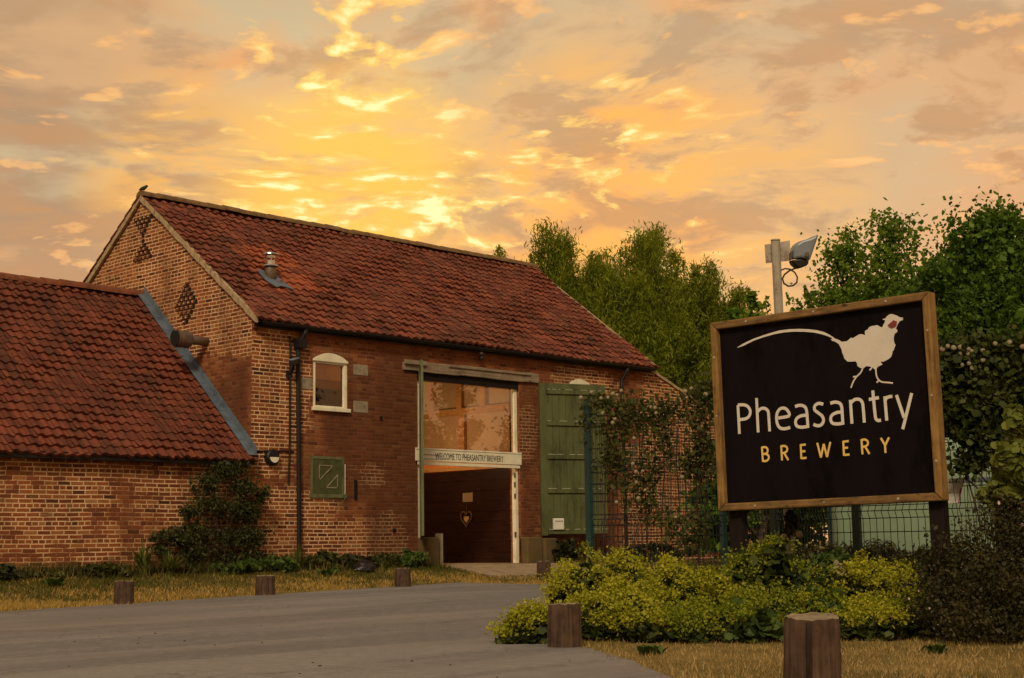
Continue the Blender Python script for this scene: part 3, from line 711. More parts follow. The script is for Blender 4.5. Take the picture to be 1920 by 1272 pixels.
# plank doors, folded right back: one edge-on, one open towards the yard
def leaf(hinge, ang, width, z0, z1, name, mats, th=.06, planks=9, battens=(), hidden=False, parent=None):
    d = np.array([math.cos(ang), math.sin(ang), 0]); n = np.array([d[1], -d[0], 0])        # n: outer face
    if n@np.array([-.7, -.7, 0]) < 0: n = -n
    h = np.array([hinge[0], hinge[1], 0.]); ax = [d, n, np.array([0, 0, 1.])]
    b = MB()
    st = .16
    for k in range(planks):
        a0, a1 = st+(width-st)*k/planks, st+(width-st)*(k+1)/planks-.008
        b.box(h+d*(a0+a1)/2+np.array([0, 0, (z0+z1)/2]), (a1-a0, th*.7, z1-z0-.02), ax)
    o = b.build('door', mats[0], parent)
    e = MB()
    e.box(h+d*st/2+n*.01+np.array([0, 0, (z0+z1)/2]), (st-.01, th, z1-z0), ax)
    e.box(h+d*(width+st)/2+n*.02+np.array([0, 0, z1-.06]), (width-st, .03, .13), ax)
    e.build('stile', mats[0], o)
    for z in battens: e = MB(); e.box(h+d*(width+st)/2+n*.036+np.array([0, 0, z]), (width-st-.04, .045, .10), ax); e.build('batten', mats[0], o)
    if battens:
        w = MB(); r = random.Random(4)
        for z in battens:
            a = st+.03
            while a < width-.1:
                l = r.uniform(.04, .22); w.box(h+d*(a+l/2)+n*.038+np.array([0, 0, z+.0535]), (l, .046, .006), ax); a += l+r.uniform(.02, .25)
        w.build('worn_edge', 'white', o)
    return o, h, d, n
angR = -math.radians(22)
doorR, hR, dR, nR = leaf((24.80, 22.88), angR, 1.72, .97, 4.45, 'door', ('green', 'green_edge'), battens=(4.26, 3.53, 2.76, 1.98, 1.05), parent=barn)
hl = np.array([21.17, 22.93]); ne = at(792, 850, np.dot(np.array([21.17, 22.93, 2.5])-CAM, FW)-1.45); angL = math.atan2(ne[1]-hl[1], ne[0]-hl[0])
doorL, _, _, _ = leaf(hl, angL, 1.5, .97, 4.52, 'door', ('green_edge', 'green_edge'), th=.075, parent=barn)
# stone jamb blocks
b = MB()

for c_, d_ in (((21.30, 22.88, .62), (.36, .34, .66)), ((24.52, 22.93, .63), (.50, .26, .62)), ((25.0, 22.9, .61), (.42, .32, .60))): b = MB(); b.box(c_, d_); b.build('jamb_stone', 'stone', barn, bevel=.03)
b = MB(); b.box((21.58, 22.84, .70), (.035, .22, .66)); b.build('kick_stone', 'quoin', barn, bevel=.01)

# fittings on the walls, each a thing of its own
mb = on_plane(1047, 983, hR+nR*.07, nR); ax = [dR, nR, np.array([0, 0, 1.])]
r = empty('notice_box', mb, 'small white wall box with a black strip, mounted low on the open green door', 'box')
b = MB(); b.box(mb, (.27, .07, .26), ax); b.build('case', 'white', r, bevel=.015)
b = MB(); 
for k in range(6): b.box(mb+dR*(-.085+.034*k)+nR*.0365+np.array([0, 0, .065]), (.022, .004, .022), ax)
b.build('dark_strip', 'ink', r)
lp = on_y(509, 858, YF-.03)
r = empty('bulkhead_lamp', lp, 'round black bulkhead lamp with half hooded cream lens on the brick corner pier', 'lamp')
b = MB(); b.tube([(lp[0], YF, lp[2]), (lp[0], YF-.09, lp[2]), (lp[0], YF-.12, lp[2])], [.155, .155, .13], 24); b.build('housing', 'black', r)
b = MB(); P = [(lp[0]+.105*math.cos(a), YF-.135, lp[2]+.105*math.sin(a)) for a in np.linspace(PI, 2*PI, 14)]; b.prism(P, (0, .02, 0)); b.build('lens', 'cream', r)
cp = on_y(537, 678, YF-.2)
r = empty('security_camera', (17.72, YF, 4.35), 'security camera with grey hood on the wall beside the downpipe, above the round lamp', 'camera')
a_ = np.array([-.80, -.55, -.22]); a_ /= np.linalg.norm(a_); s_ = np.cross(a_, [0, 0, 1]); s_ /= np.linalg.norm(s_); u_ = np.cross(s_, a_); C0 = np.array([17.66, YF-.22, 4.36])
b = MB(); b.box(C0, (.30, .10, .10), [a_, s_, u_]); b.build('body', 'black', r, bevel=.01)
b = MB(); b.box(C0-a_*.03+u_*.062, (.36, .13, .02), [a_, s_, u_]); b.build('hood', 'lampblue', r, bevel=.006)
b = MB(); b.tube([C0-u_*.04, C0-u_*.18+np.array([.02, .1, 0]), (17.70, YF, 4.16)], .028, 8); b.box((17.70, YF-.02, 4.15), (.12, .04, .14)); b.build('bracket', 'black', r)
l3 = on_y(900, 664, YF-.06)
r = empty('eaves_lamp', l3, 'tiny grey lamp with dark hood under the eaves above the doorway lintel', 'lamp')
b = MB(); b.tube([l3+[0, .06, .06], l3+[0, -.02, .05], l3+[0, -.06, -.01]], .035, 8); b.build('holder', 'white', r)
b = MB(); b.tube([l3+[0, -.05, -.02], l3+[0, -.06, -.12]], [.03, .07], 10); b.build('hood', 'black', r)
# steel terminal sticking out of the gable above the lower roof
fl = on_x(388, 641, XL)
r = empty('flue_terminal', fl, 'dull metal flue pipe with a wide open collar sticking out of the barn gable', 'flue pipe')
q = np.array([XL, fl[1], fl[2]])
b = MB(); b.tube([q+[.05, 0, 0], q+[-.62, 0, .0]], .088, 16); b.build('pipe', 'galv', r, smooth=True)
b = MB()
for (xa, xb, ra, rb_) in ((-.45, -.72, .17, .17), (-.72, -.74, .185, .185), (-.44, -.46, .185, .185)):
    b.tube([q+[xa, 0, 0], q+[xb, 0, 0]], [ra, rb_], 22, cap=False)
b.tube([q+[-.73, 0, 0], q+[-.5, 0, 0]], [.165, .10], 22); b.build('collar', 'galv', r)
b = MB(); b.tube([q+[-.742, 0, 0], q+[-.748, 0, 0]], .155, 22); b.build('mouth', 'dark', r)
# lean-to wall continuing the facade, with sloping coping
r = empty('side_wall', (XR, YF, .3), 'brick side wall with a sloping top running down from the right end of the barn', 'wall')
b = MB(); e2 = on_y(1402, 822, YF); A = (XR+.004, 5.06); 
b.prism([(XR+.003, YF, 0), (e2[0], YF, 0), (e2[0], YF, e2[2]), (XR+.003, YF, A[1])], (0, .3, 0)); b.build('wall', 'brick', r)
b = MB(); n = 22
for k in range(n):
    t0, t1 = k/n, (k+1)/n-.003
    p = lambda t: (XR+.003+(e2[0]-XR)*t, 5.06+(e2[2]-5.06)*t)
    (xa, za), (xb, zb) = p(t0), p(t1); j = random.uniform(-.01, .01)
    b.prism([(xa, YF-.04, za+.002+j), (xb, YF-.04, zb+.002+j), (xb, YF-.04, zb+.075+j), (xa, YF-.04, za+.075+j)], (0, .38, 0))
b.build('coping', 'verge', r)
b = MB()
for k in range(17):
    t_ = .12+.62*k/16; yy, zz = YF+.25+(26.87-YF-.25)*t_*.75, 2.80+(6.04-2.72)*t_*.75
    zz = round(zz/.0755)*.0755; b.bx(XL-.010, XL+.01, yy+.02, yy+.02+random.uniform(.10, .22), zz+.055, zz+.071)
b.build('mortar_teeth', 'verge', bwall)
# bird on the ridge
bp = on_y(269, 362, YR); bp = np.array([XL+.02, YR, ZR+.24])
r = empty('perched_bird', bp, 'small dark bird perched on the ridge at the barn gable top', 'bird')
b = MB(); b.tube([bp+[-.10, .02, .0], bp+[-.05, .01, .03], bp+[0, 0, .05], bp+[.05, 0, .09], bp+[.075, 0, .11], bp+[.10, 0, .10]], [.012, .035, .045, .034, .03, .006], 8); b.build('body', 'bird', r, smooth=True)
for q in (.015, -.015): b = MB(); b.tube([bp+[0, q, .02], bp+[0, q, -.03]], .005, 5); b.build('leg', 'bird', r)

# ------------------------------------------------------------------ low range on the left
XA = 4.0; lowr = empty('brick_outbuilding', (XA, YF, .3), 'low brick range with orange pantile roof joined to the barn gable', 'outbuilding')
LE, LR, LYR = 2.50, 6.02, 26.9
b = MB(); b.face([(XA, YF-.006, 0), (XL+.002, YF-.006, 0), (XL+.002, YF-.006, LE), (XA, YF-.006, LE)])
b.face([(XA, YF, 0), (XA, YF, LE), (XA, LYR, LR), (XA, YB, LE), (XA, YB, 0)]); b.face([(XL, YB, 0), (XA, YB, 0), (XA, YB, LE), (XL, YB, LE)])
b.bx(XA, XL, YF-.03, YF-.008, LE-.22, LE-.13); b.bx(XA, XL, YF-.055, YF-.03, LE-.13, LE-.0)
b.build('wall', 'brick_low', lowr)
b = MB(); pantiles(b, XA, XL-.02, YF-.22, LE+.10-.22*(LR-LE)/(LYR-YF), LYR, LR+.08, pitch=.205, gauge=.235, jit=.009)
b.f.append(tuple(b.addv([(XA, LYR, LR+.04), (XL, LYR, LR+.04), (XL, YB+.2, LE), (XA, YB+.2, LE)])+k for k in range(4))); b.mi.append(0)
b.f.append(tuple(b.addv([(XA, YF-.18, LE-.1), (XL-.03, YF-.18, LE-.1), (XL-.03, LYR, LR+.0), (XA, LYR, LR+.0)])+k for k in range(4))); b.mi.append(0)
lroof = b.build('roof', 'tile_low', lowr)
b = MB(); half_round(b, XA, XL-.02, LYR, LR+.05, .17); b.build('ridge_tiles', 'ridge_low', lroof)
b = MB(); t = np.array([0, LYR-YF, LR-LE]); t /= np.linalg.norm(t); nn = np.array([0, -t[2], t[1]])
n = 12; Lr = math.hypot(LYR-YF+.1, LR-LE+.1)
for k in range(n):
    p0 = np.array([XL-.26, YF-.2, LE-.08])+nn*.085; a, c_ = p0+t*(Lr*k/n+.05), p0+t*(Lr*(k+1)/n+.045); w = random.uniform(-.008, .008)
    b.prism([a+[.06, 0, 0], a+[.22, 0, .0], c_+[.22, 0, 0], c_+[.06, 0, 0]], nn*(.012+.004*(k % 2)))
    b.prism([a+[.225, 0, .0], a+[.225, 0, .16], c_+[.225, 0, .16], c_+[.225, 0, 0]], (.012, 0, 0))
b.build('flashing', 'lead', lroof)
b = MB()
b.bx(XA, XL-.05, YF-.20, YF-.06, LE-.17, LE-.05); b.build('gutter', 'black', lowr)

# ------------------------------------------------------------------ brewery sign
SP = np.array([11.256, 7.015, 1.966]); SN = np.array([-.9984, -.0572, .0024]); SR = np.array([.0572, -.9982, .0165]); SU = np.array([.0014, .0166, .99986])
SW, SH_ = 2.195, 1.765
sgn = empty('brewery_sign', (11.3, 6.98, 0), 'large black brewery sign with white pheasant emblem in a wooden frame on two dark posts', 'sign')
ax = [SR, SU, SN]
def sp(u, v, n=0.): return SP+SR*u+SU*v+SN*n
b = MB(); b.box(sp(0, 0, -.075), (SW-.06, SH_-.06, .03), ax); b.build('panel', 'board', sgn)
fw_, fd = .070, .13
def rail(p, d, nm): 
    b = MB()
    if nm == 'h':
        s = 1 if p > 0 else -1
        o_, i_ = SH_/2, SH_/2-fw_
        b.prism([sp(-SW/2, s*o_, .0), sp(SW/2, s*o_, .0), sp(SW/2-fw_, s*i_, .0), sp(-SW/2+fw_, s*i_, .0)][::s], -SN*fd)
        return b.build('frame_rail', 'frame_h', sgn, bevel=.012)
    s = 1 if p > 0 else -1; o_, i_ = SW/2, SW/2-fw_
    b.prism([sp(s*o_, -SH_/2, .004), sp(s*o_, SH_/2, .004), sp(s*i_, SH_/2-fw_, .004), sp(s*i_, -SH_/2+fw_, .004)][::-s], -SN*fd)
    return b.build('frame_stile', 'frame_v', sgn, bevel=.012)
rail(1, 0, 'h'); rail(-1, 0, 'h'); rail(1, 0, 'v'); rail(-1, 0, 'v')
for (px_, py_) in ((1386, 980), (1762, 960)):
    q = on_plane(px_, py_, SP-SN*.145, SN); b = MB()
    lean = np.array([0, .0, 0])
    b.prism([(q[0]-.055, q[1]-.065, 0), (q[0]-.055, q[1]+.065, 0), (q[0]-.055, q[1]+.065+.02, 2.55), (q[0]-.055, q[1]-.065+.02, 2.55)], (.11, 0, 0)); b.build('post', 'post', sgn, bevel=.008)
for u_, v_ in [(a, c) for a in (-SW/2+.035, SW/2-.035) for c in (-.55, 0, .55)]+[(a, c) for c in (-SH_/2+.035, SH_/2-.035) for a in (-.7, 0, .7)]:
    b = MB(); b.tube([sp(u_, v_, .0), sp(u_, v_, .008)], .011, 8); b.build('screw', 'rusty', sgn)
PN = -.0592
def spx(x, y, n=PN):
    return on_plane(x, y, SP+SN*n, SN)
_off = [0]
def stroke(b, pts, w, fn, wv=None, closed=False, smooth_=True):
    P = [fn(*p) for p in pts]
    uv = np.array([((p-SP)@SR, (p-SP)@SU) for p in P])
    if smooth_ and len(uv) > 2:
        q = []
        for i in range(len(uv)-1):
            p0, p1, p2, p3 = uv[max(i-1, 0)], uv[i], uv[i+1], uv[min(i+2, len(uv)-1)]
            for t in (0, .25, .5, .75): q.append(.5*((2*p1)+(-p0+p2)*t+(2*p0-5*p1+4*p2-p3)*t*t+(-p0+3*p1-3*p2+p3)*t**3))
        q.append(uv[-1]); uv = np.array(q)
    _off[0] = (_off[0]+1) % 9; n0 = PN+.0004*_off[0]
    T = np.gradient(uv, axis=0); T /= np.linalg.norm(T, axis=1, keepdims=True)+1e-9; N_ = np.stack([-T[:, 1], T[:, 0]], 1)*w/2
    k = len(b.v)
    for p, nn in zip(uv, N_): b.v.append(tuple(sp(p[0]+nn[0], p[1]+nn[1], n0))); b.v.append(tuple(sp(p[0]-nn[0], p[1]-nn[1], n0)))
    for i in range(len(uv)-1): b.f.append((k+2*i, k+2*i+1, k+2*i+3, k+2*i+2)); b.mi.append(0)
z3 = lambda x, y: spx(1340+x/4.174, 720+y/4.174)
px2m = 2.231/430
W1 = 27/4.174*px2m*.84; W2 = 17/4.174*px2m*.9
wb = MB()
for pts, sm in (([(182, 168), (194, 392)], 0), ([(182, 166), (215, 164), (252, 172), (277, 205), (274, 245), (246, 272), (188, 281)], 1),
    ([(328, 112), (341, 380)], 0), ([(334, 222), (360, 196), (392, 192), (418, 214), (424, 262), (431, 372)], 1),
    ([(492, 268), (582, 251), (572, 210), (543, 190), (508, 200), (487, 240), (488, 300), (508, 342), (548, 352), (592, 341)], 1),
    ([(630, 178), (668, 168), (704, 178), (720, 208), (726, 270), (731, 345)], 1), ([(723, 246), (680, 250), (645, 270), (634, 300), (645, 330), (680, 340), (728, 334)], 1),
    ([(851, 160), (815, 153), (786, 172), (784, 204), (815, 230), (845, 256), (853, 292), (834, 322), (803, 328), (774, 317)], 1),
    ([(905, 152), (942, 143), (978, 152), (994, 182), (999, 245), (1004, 320)], 1), ([(997, 221), (955, 225), (918, 246), (908, 278), (920, 306), (955, 314), (1002, 309)], 1),
    ([(1062, 126), (1075, 312)], 0), ([(1066, 150), (1095, 124), (1132, 122), (1156, 146), (1164, 200), (1172, 304)], 1),
    ([(1238, 52), (1256, 240), (1264, 275), (1280, 287), (1302, 284)], 1), ([(1208, 123), (1286, 108)], 0),
    ([(1332, 98), (1348, 288)], 0), ([(1336, 130), (1352, 106), (1392, 98)], 1),
    ([(1424, 88), (1484, 266)], 0), ([(1542, 73), (1472, 355)], 0)):
    stroke(wb, pts, W1, z3, smooth_=bool(sm))
wb.build('lettering', 'letters', sgn)
gb = MB()
for pts, sm in (([(370, 492), (377, 608)], 0), ([(370, 498), (398, 496), (414, 512), (412, 536), (398, 547), (373, 550)], 1), ([(398, 547), (420, 560), (423, 584), (405, 603), (377, 604)], 1),
    ([(521, 483), (528, 600)], 0), ([(521, 489), (548, 486), (567, 500), (566, 525), (548, 539), (525, 543)], 1), ([(545, 541), (577, 597)], 0),
    ([(674, 473), (680, 588)], 0), ([(674, 480), (714, 475)], 0), ([(677, 530), (710, 526)], 0), ([(680, 583), (719, 579)], 0),
    ([(803, 462), (832, 577)], 0), ([(832, 577), (854, 470)], 0), ([(854, 470), (880, 573)], 0), ([(880, 573), (906, 455)], 0),
    ([(1007, 447), (1013, 563)], 0), ([(1007, 453), (1050, 448)], 0), ([(1010, 503), (1045, 499)], 0), ([(1012, 557), (1055, 553)], 0),
    ([(1149, 433), (1157, 552)], 0), ([(1149, 440), (1178, 436), (1198, 452), (1197, 476), (1180, 489), (1153, 493)], 1), ([(1177, 490), (1212, 549)], 0),
    ([(1301, 424), (1335, 482)], 0), ([(1365, 419), (1335, 482)], 0), ([(1334, 478), (1338, 541)], 0)):
    stroke(gb, pts, W2, z3, smooth_=bool(sm))
gb.build('lettering', 'gold', sgn)
z2 = lambda x, y: spx(1560+x/5.783, 540+y/5.783); z1 = lambda x, y: spx(1300+x/5.3, 540+y/5.3)
BODY = [(0, 525), (40, 555), (80, 568), (105, 585), (160, 580), (200, 547), (208, 538), (222, 548), (270, 520), (295, 505), (318, 502), (345, 508), (358, 515), (357, 470), (370, 458), (385, 455), (405, 425), (440, 412), (465, 412), (478, 404), (500, 408), (520, 422), (545, 430), (555, 405), (572, 375), (578, 352), (550, 345), (553, 336), (575, 335), (595, 310), (625, 287), (650, 284), (680, 293), (705, 302), (735, 320), (775, 325), (770, 332), (760, 335), (772, 345), (765, 352), (745, 355), (725, 375), (712, 400), (700, 425), (695, 440), (712, 465), (705, 480), (680, 500), (672, 530), (670, 560), (678, 600), (690, 620), (680, 645), (668, 680), (655, 690), (655, 715), (640, 750), (610, 775), (580, 790), (555, 803), (530, 797), (535, 815), (550, 830), (530, 840), (500, 855), (487, 868), (482, 895), (472, 895), (465, 885), (435, 860), (400, 852), (370, 850), (345, 870), (320, 872), (300, 865), (275, 845), (272, 815), (255, 797), (215, 800), (170, 800), (135, 768), (125, 735), (110, 700), (105, 670), (85, 630), (75, 610), (50, 590), (20, 577), (0, 575)]
TAIL = [(435, 592), (500, 552), (600, 505), (700, 470), (770, 448), (850, 425), (950, 412), (1050, 408), (1150, 412), (1230, 422), (1300, 440), (1360, 470), (1395, 500), (1440, 515), (1462, 542), (1450, 562), (1400, 530), (1365, 515), (1385, 503), (1340, 482), (1280, 462), (1200, 445), (1100, 436), (1000, 435), (900, 443), (800, 462), (700, 490), (600, 525), (500, 575), (440, 595)]
b = MB(); b.face([z2(*p)+SN*.001 for p in BODY]); b.face([z1(*p) for p in TAIL])
for pts in ([(478, 890), (480, 930), (490, 970), (515, 1005), (550, 1022), (610, 1027), (662, 1033)], [(512, 1003), (485, 1028)], [(335, 868), (310, 920), (265, 965), (230, 1020), (205, 1085)], [(268, 962), (228, 965)], [(435, 862), (408, 895)]):
    stroke(b, pts, .0135, z2)
emb = b.build('emblem', 'letters', sgn)
b = MB(); b.face([z2(*p)+SN*.006 for p in ((605, 405), (630, 385), (660, 360), (670, 350), (690, 360), (708, 362), (705, 400), (690, 425), (650, 440), (625, 430))]); b.build('eye_patch', 'redeye', emb)

# ------------------------------------------------------------------ floodlight on a pole behind the sign
pt, pm = at(1454, 452, 14.0), at(1460, 580, 14.0); dv = (pm-pt)/np.linalg.norm(pm-pt); pb = pt+dv*(pt[2]/-dv[2])
r = empty('floodlight_pole', pb, 'pale grey pole with rusty plate and blue grey floodlight rising behind the sign', 'light pole')
b = MB(); b.tube([pb-[0, 0, .1], pt], .043, 4 if False else 12); b.tube([pt, pt+[0, 0, .012]], .046, 12); b.build('pole', 'polegrey', r)
rc = lambda x, y, D=14.0: at(x, y, D)
b = MB(); b.prism([rc(1434, 459, 14.07), rc(1481, 451, 14.07), rc(1482.5, 489, 14.07), rc(1436.5, 494, 14.07)], FW*.015); b.build('mounting_plate', 'rusty', r)
h = MB()
h.prism([rc(1489, 470, 13.9), rc(1494, 458, 13.9), rc(1505, 451, 13.9), rc(1519, 447, 13.9), rc(1536, 439, 13.9), rc(1519, 489, 13.9), rc(1503, 483, 13.9), rc(1488, 486, 13.9)], FW*.26)
fo = h.build('lamp_head', 'lampblue', r, bevel=.02)
h = MB(); h.prism([rc(1485, 488, 13.92), rc(1502, 485, 13.92), rc(1518, 491, 13.92), rc(1514, 498, 13.92), rc(1499, 504, 13.92), rc(1489, 496, 13.92)], FW*.2); h.build('gear_box', 'black', fo, bevel=.015)
h = MB(); h.prism([rc(1482, 474, 13.98), rc(1490, 472, 13.98), rc(1490, 484, 13.98), rc(1482, 487, 13.98)], FW*.06); h.tube([rc(1513, 477, 13.87), rc(1513, 477, 13.9)], .022, 10); h.build('bracket', 'galv', fo)
cb = [(1464, 507), (1472, 504), (1481, 505), (1490, 511), (1495, 520), (1494, 530), (1487, 536), (1478, 537), (1470, 532), (1467, 523), (1471, 515), (1480, 508), (1492, 503)]
h = MB(); h.tube([rc(x, y, 13.98) for x, y in cb], .0085, 6); h.build('cable', 'rubber', r)

# ------------------------------------------------------------------ mesh fence: near run beside the bed, far run back towards the barn
def fence_run(p0, p1, h, posts, label, loc, sp_=.072, name='mesh_fence', folds=(.45, 1.05, 1.65, 2.2)):
    p0, p1 = np.array(p0, float), np.array(p1, float); d = p1-p0; L = np.linalg.norm(d); d = d/L; n = np.array([d[1], -d[0]])
    r = empty(name, (*loc, 0), label, 'fence', 'green mesh fence runs around the brewery yard')
    for q in posts:
        b = MB(); P = p0+d*q; b.box((P[0], P[1], h/2+.03), (.075, .06, h+.06), [np.array([d[0], d[1], 0]), np.array([n[0], n[1], 0]), np.array([0, 0, 1.])]); b.build('post', 'fgreen', r, bevel=.006)
    pq = sorted(posts)
    if pq[0] > .01: pq = [0.]+pq
    if pq[-1] < L-.01: pq = pq+[L]
    for a, c_ in zip(pq[:-1], pq[1:]):
        b = MB(); w = .0038
        k = int((c_-a)/sp_)
        for i in range(1, k):
            P = p0+d*(a+(c_-a)*i/k); zz = [.05]; bend = []
            pts = [(P[0], P[1], .05)]
            for f_ in folds:
                if f_ < h-.05: pts += [(P[0], P[1], f_-.06), (P[0]+n[0]*.03, P[1]+n[1]*.03, f_), (P[0], P[1], f_+.06)]
            pts.append((P[0], P[1], h)); b.tube(pts, w, 4)
        zs = np.arange(.06, h, .2)
        for z in list(zs)+[f_-.06 for f_ in folds]+[f_+.06 for f_ in folds]:
            if z < h: A_, B_ = p0+d*a, p0+d*c_; b.tube([(*A_, z), (*B_, z)], w*1.15, 4)
        b.build('mesh_panel', 'wire', r)
    return r
NF0, NF1 = (12.82, 11.07), (12.25, 2.5)
Ln = math.dist(NF0, NF1)
fence_run(NF0, NF1, 2.38, [0, 2.62, 3.60, 5.1, 7.4], 'green mesh fence run directly behind the sign, square posts and climbing plants', (12.5, 7))
fence_run((12.88, 11.07), (20.4, 11.02), 2.38, [2.5, 5.0, 7.5], 'green mesh fence run going back from the corner post towards the side wall', (16, 11.05))
nt_ = on_x(1784, 920, 12.40)
r = empty('fence_notice', nt_, 'white printed notice sheet tied to the mesh fence beside the sign', 'notice')
A = [on_x(x, y, 12.40) for x, y in ((1752, 900), (1807, 896), (1796, 943), (1752, 946))]
b = MB(); b.prism(A, (.006, 0, 0)); b.build('sheet', 'paper', r)
b = MB()
for k, yy in enumerate((903.5, 924)):
    n = 9
    for i in range(n): 
        x0 = 1760+i*4.6; p = [on_x(x, y, 12.396) for x, y in ((x0, yy), (x0+3, yy-.2), (x0+3, yy+1.6-k), (x0, yy+1.8-k))]; b.face(p)
b.build('printed_lines', 'ink', r)
b = MB(); b.face([on_x(x, y, 12.395) for x, y in ((1807, 897), (1808.5, 897), (1798, 943), (1796, 943))]); b.face([on_x(x, y, 12.3945) for x, y in ((1800.5, 916), (1803.2, 916), (1800.6, 930), (1798, 930))]); b.build('magenta_stripe', 'magenta', r)

# pale green tank in the yard beyond the fence
def tank():
    r = empty('storage_tank', (16.4, 6.5, 0), 'pale green rounded plastic storage tank standing in the yard behind the mesh fence', 'tank')
    b = MB(); X0, X1, Y0, Y1, Z0, Z1 = 15.6, 17.4, 4.2, 9.75, .35, 2.0; rad = .32; n = 6
    def sup(Y, e):  # rounded section in XZ, shrunk by e
        P = []
        for (cx, cz, a0) in ((X1-rad, Z1-rad, 0), (X0+rad, Z1-rad, PI/2), (X0+rad, Z0+rad, PI), (X1-rad, Z0+rad, 1.5*PI)):
            for k in range(n+1):
                a = a0+PI/2*k/n; P.append((cx+(rad-e)*math.cos(a), Y, cz+(rad-e)*math.sin(a)))
        return P
    ys = [(Y1-rad*(1-math.sin(a)), rad*(1-math.cos(a))) for a in np.linspace(PI/2, 0, 7)] + [(Y0+rad*(1-math.sin(a)), rad*(1-math.cos(a))) for a in np.linspace(0, PI/2, 7)]
    ks = [b.addv(sup(y, e*.98)) for y, e in ys]; m = 4*(n+1)
    for i in range(len(ks)-1):
        for k in range(m): b.f.append((ks[i]+k, ks[i]+(k+1) % m, ks[i+1]+(k+1) % m, ks[i+1]+k)); b.mi.append(0)
    b.f.append(tuple(ks[0]+k for k in range(m))); b.mi.append(0); b.f.append(tuple(ks[-1]+k for k in reversed(range(m)))); b.mi.append(0)
    b.build('shell', 'tank', r, smooth=True)
    b = MB(); b.bx(X0-.012, X0+.02, Y0+.3, Y1-.3, 1.42, 1.46); b.build('seam', 'lead', r)
    for y in (4.9, 7.0, 9.1): b = MB(); b.bx(X0+.1, X1-.1, y-.15, y+.15, 0, .36); b.build('plinth', 'stone', r)
tank()

# ------------------------------------------------------------------ timber bollards
def bollard(i, px_, py_, D, H_, tilt, label, cut=0.0):
    g_ = on_ground(px_, py_); z = gz(g_[0], g_[1]); r = empty('timber_bollard', (g_[0], g_[1], z), label, 'bollard', 'timber bollards edging the tarmac')
    rd = random.Random(i*5+1); n = 30; b = MB(); zs = np.linspace(-.06, H_, 9)
    rid = [1+rd.choice((-.05, -.012, 0, .008, .015))+rd.uniform(-.012, .012) for _ in range(n)]; gr = rd.randrange(n)
    vdir = math.atan2(-g_[1], -g_[0])
    k0 = []
    def sh(z): return z*tilt
    for q, zz in enumerate(zs):
        ring = []
        for k in range(n):
            a = vdir+2*PI*k/n; rr = D/2*rid[k]*(1-.04*zz/H_)*(1+rd.uniform(-.014, .014))
            if k == 29 and cut: rr *= .80
            if q == len(zs)-1: rr *= .965
            top = (-.012*math.cos(a-vdir) if cut else 0)*(zz/H_)**3
            x_, y_ = rr*math.cos(a), rr*math.sin(a)
            ring.append((x_+tilt*zz*-math.sin(vdir), y_+tilt*zz*math.cos(vdir), zz+top*D/.31+(rd.uniform(-.010, .004) if q == len(zs)-1 else 0)))
        k0.append(b.addv(ring))
    for q in range(len(zs)-1):
        for k in range(n): b.f.append((k0[q]+k, k0[q]+(k+1) % n, k0[q+1]+(k+1) % n, k0[q+1]+k)); b.mi.append(0)
    tr = [b.v[k0[-1]+k] for k in range(n)]
    o = b.build('shaft', 'bollard', r, world=False)
    t = MB(); cx, cy, cz = np.mean(np.array(tr), axis=0)
    rr = [tuple(np.array([cx, cy, cz])+(np.array(p)-[cx, cy, cz])*.5+[0, 0, .004*rd.random()]) for p in tr]
    a = t.addv([(p[0], p[1], p[2]-.001) for p in tr]); c_ = t.addv(rr); m_ = t.addv([(cx, cy, cz+.003)])
    for k in range(n): t.f.append((a+k, a+(k+1) % n, c_+(k+1) % n, c_+k)); t.mi.append(0); t.f.append((c_+k, c_+(k+1) % n, m_)); t.mi.append(0)
    t.build('cut_top', 'bolltop', r, world=False)
    if cut:
        s = MB()
        a = vdir+2*PI*29/30; 
        for zz0, zz1 in ((.02, H_*.5), (H_*.5, H_-.03)):
            p = lambda z_, da, f: np.array([D/2*f*math.cos(a+da)+tilt*z_*-math.sin(vdir), D/2*f*math.sin(a+da)+tilt*z_*math.cos(vdir), z_])
            s.face([p(zz0, -.035, .93), p(zz0, .035, .93), p(zz1, .03, .91), p(zz1, -.03, .91)])
        s.build('split', 'dark', r, world=False)
    return r
bollard(0, 232, 1136, .285, .35, 0, 'brown timber bollard with a pale worn face, on the verge before the low brick range')
bollard(1, 497, 1121, .31, .35, .0, 'timber bollard in front of the leafy wall shrub, second along the verge')
bollard(2, 755, 1107, .29, .38, .0, 'mossy greenish timber bollard on the verge near the left doorway jamb')
bollard(3, 1020, 1094, .29, .40, .0, 'dark timber bollard at the end of the verge, partly behind lime green plants')
bollard(4, 1058, 1214, .268, .335, .02, 'grey brown timber bollard standing among lime green plants at the tarmac corner')
bollard(5, 1524, 1292, .312, .388, .03, 'large near timber bollard with a long vertical split, on the dry grass below the sign', cut=1)

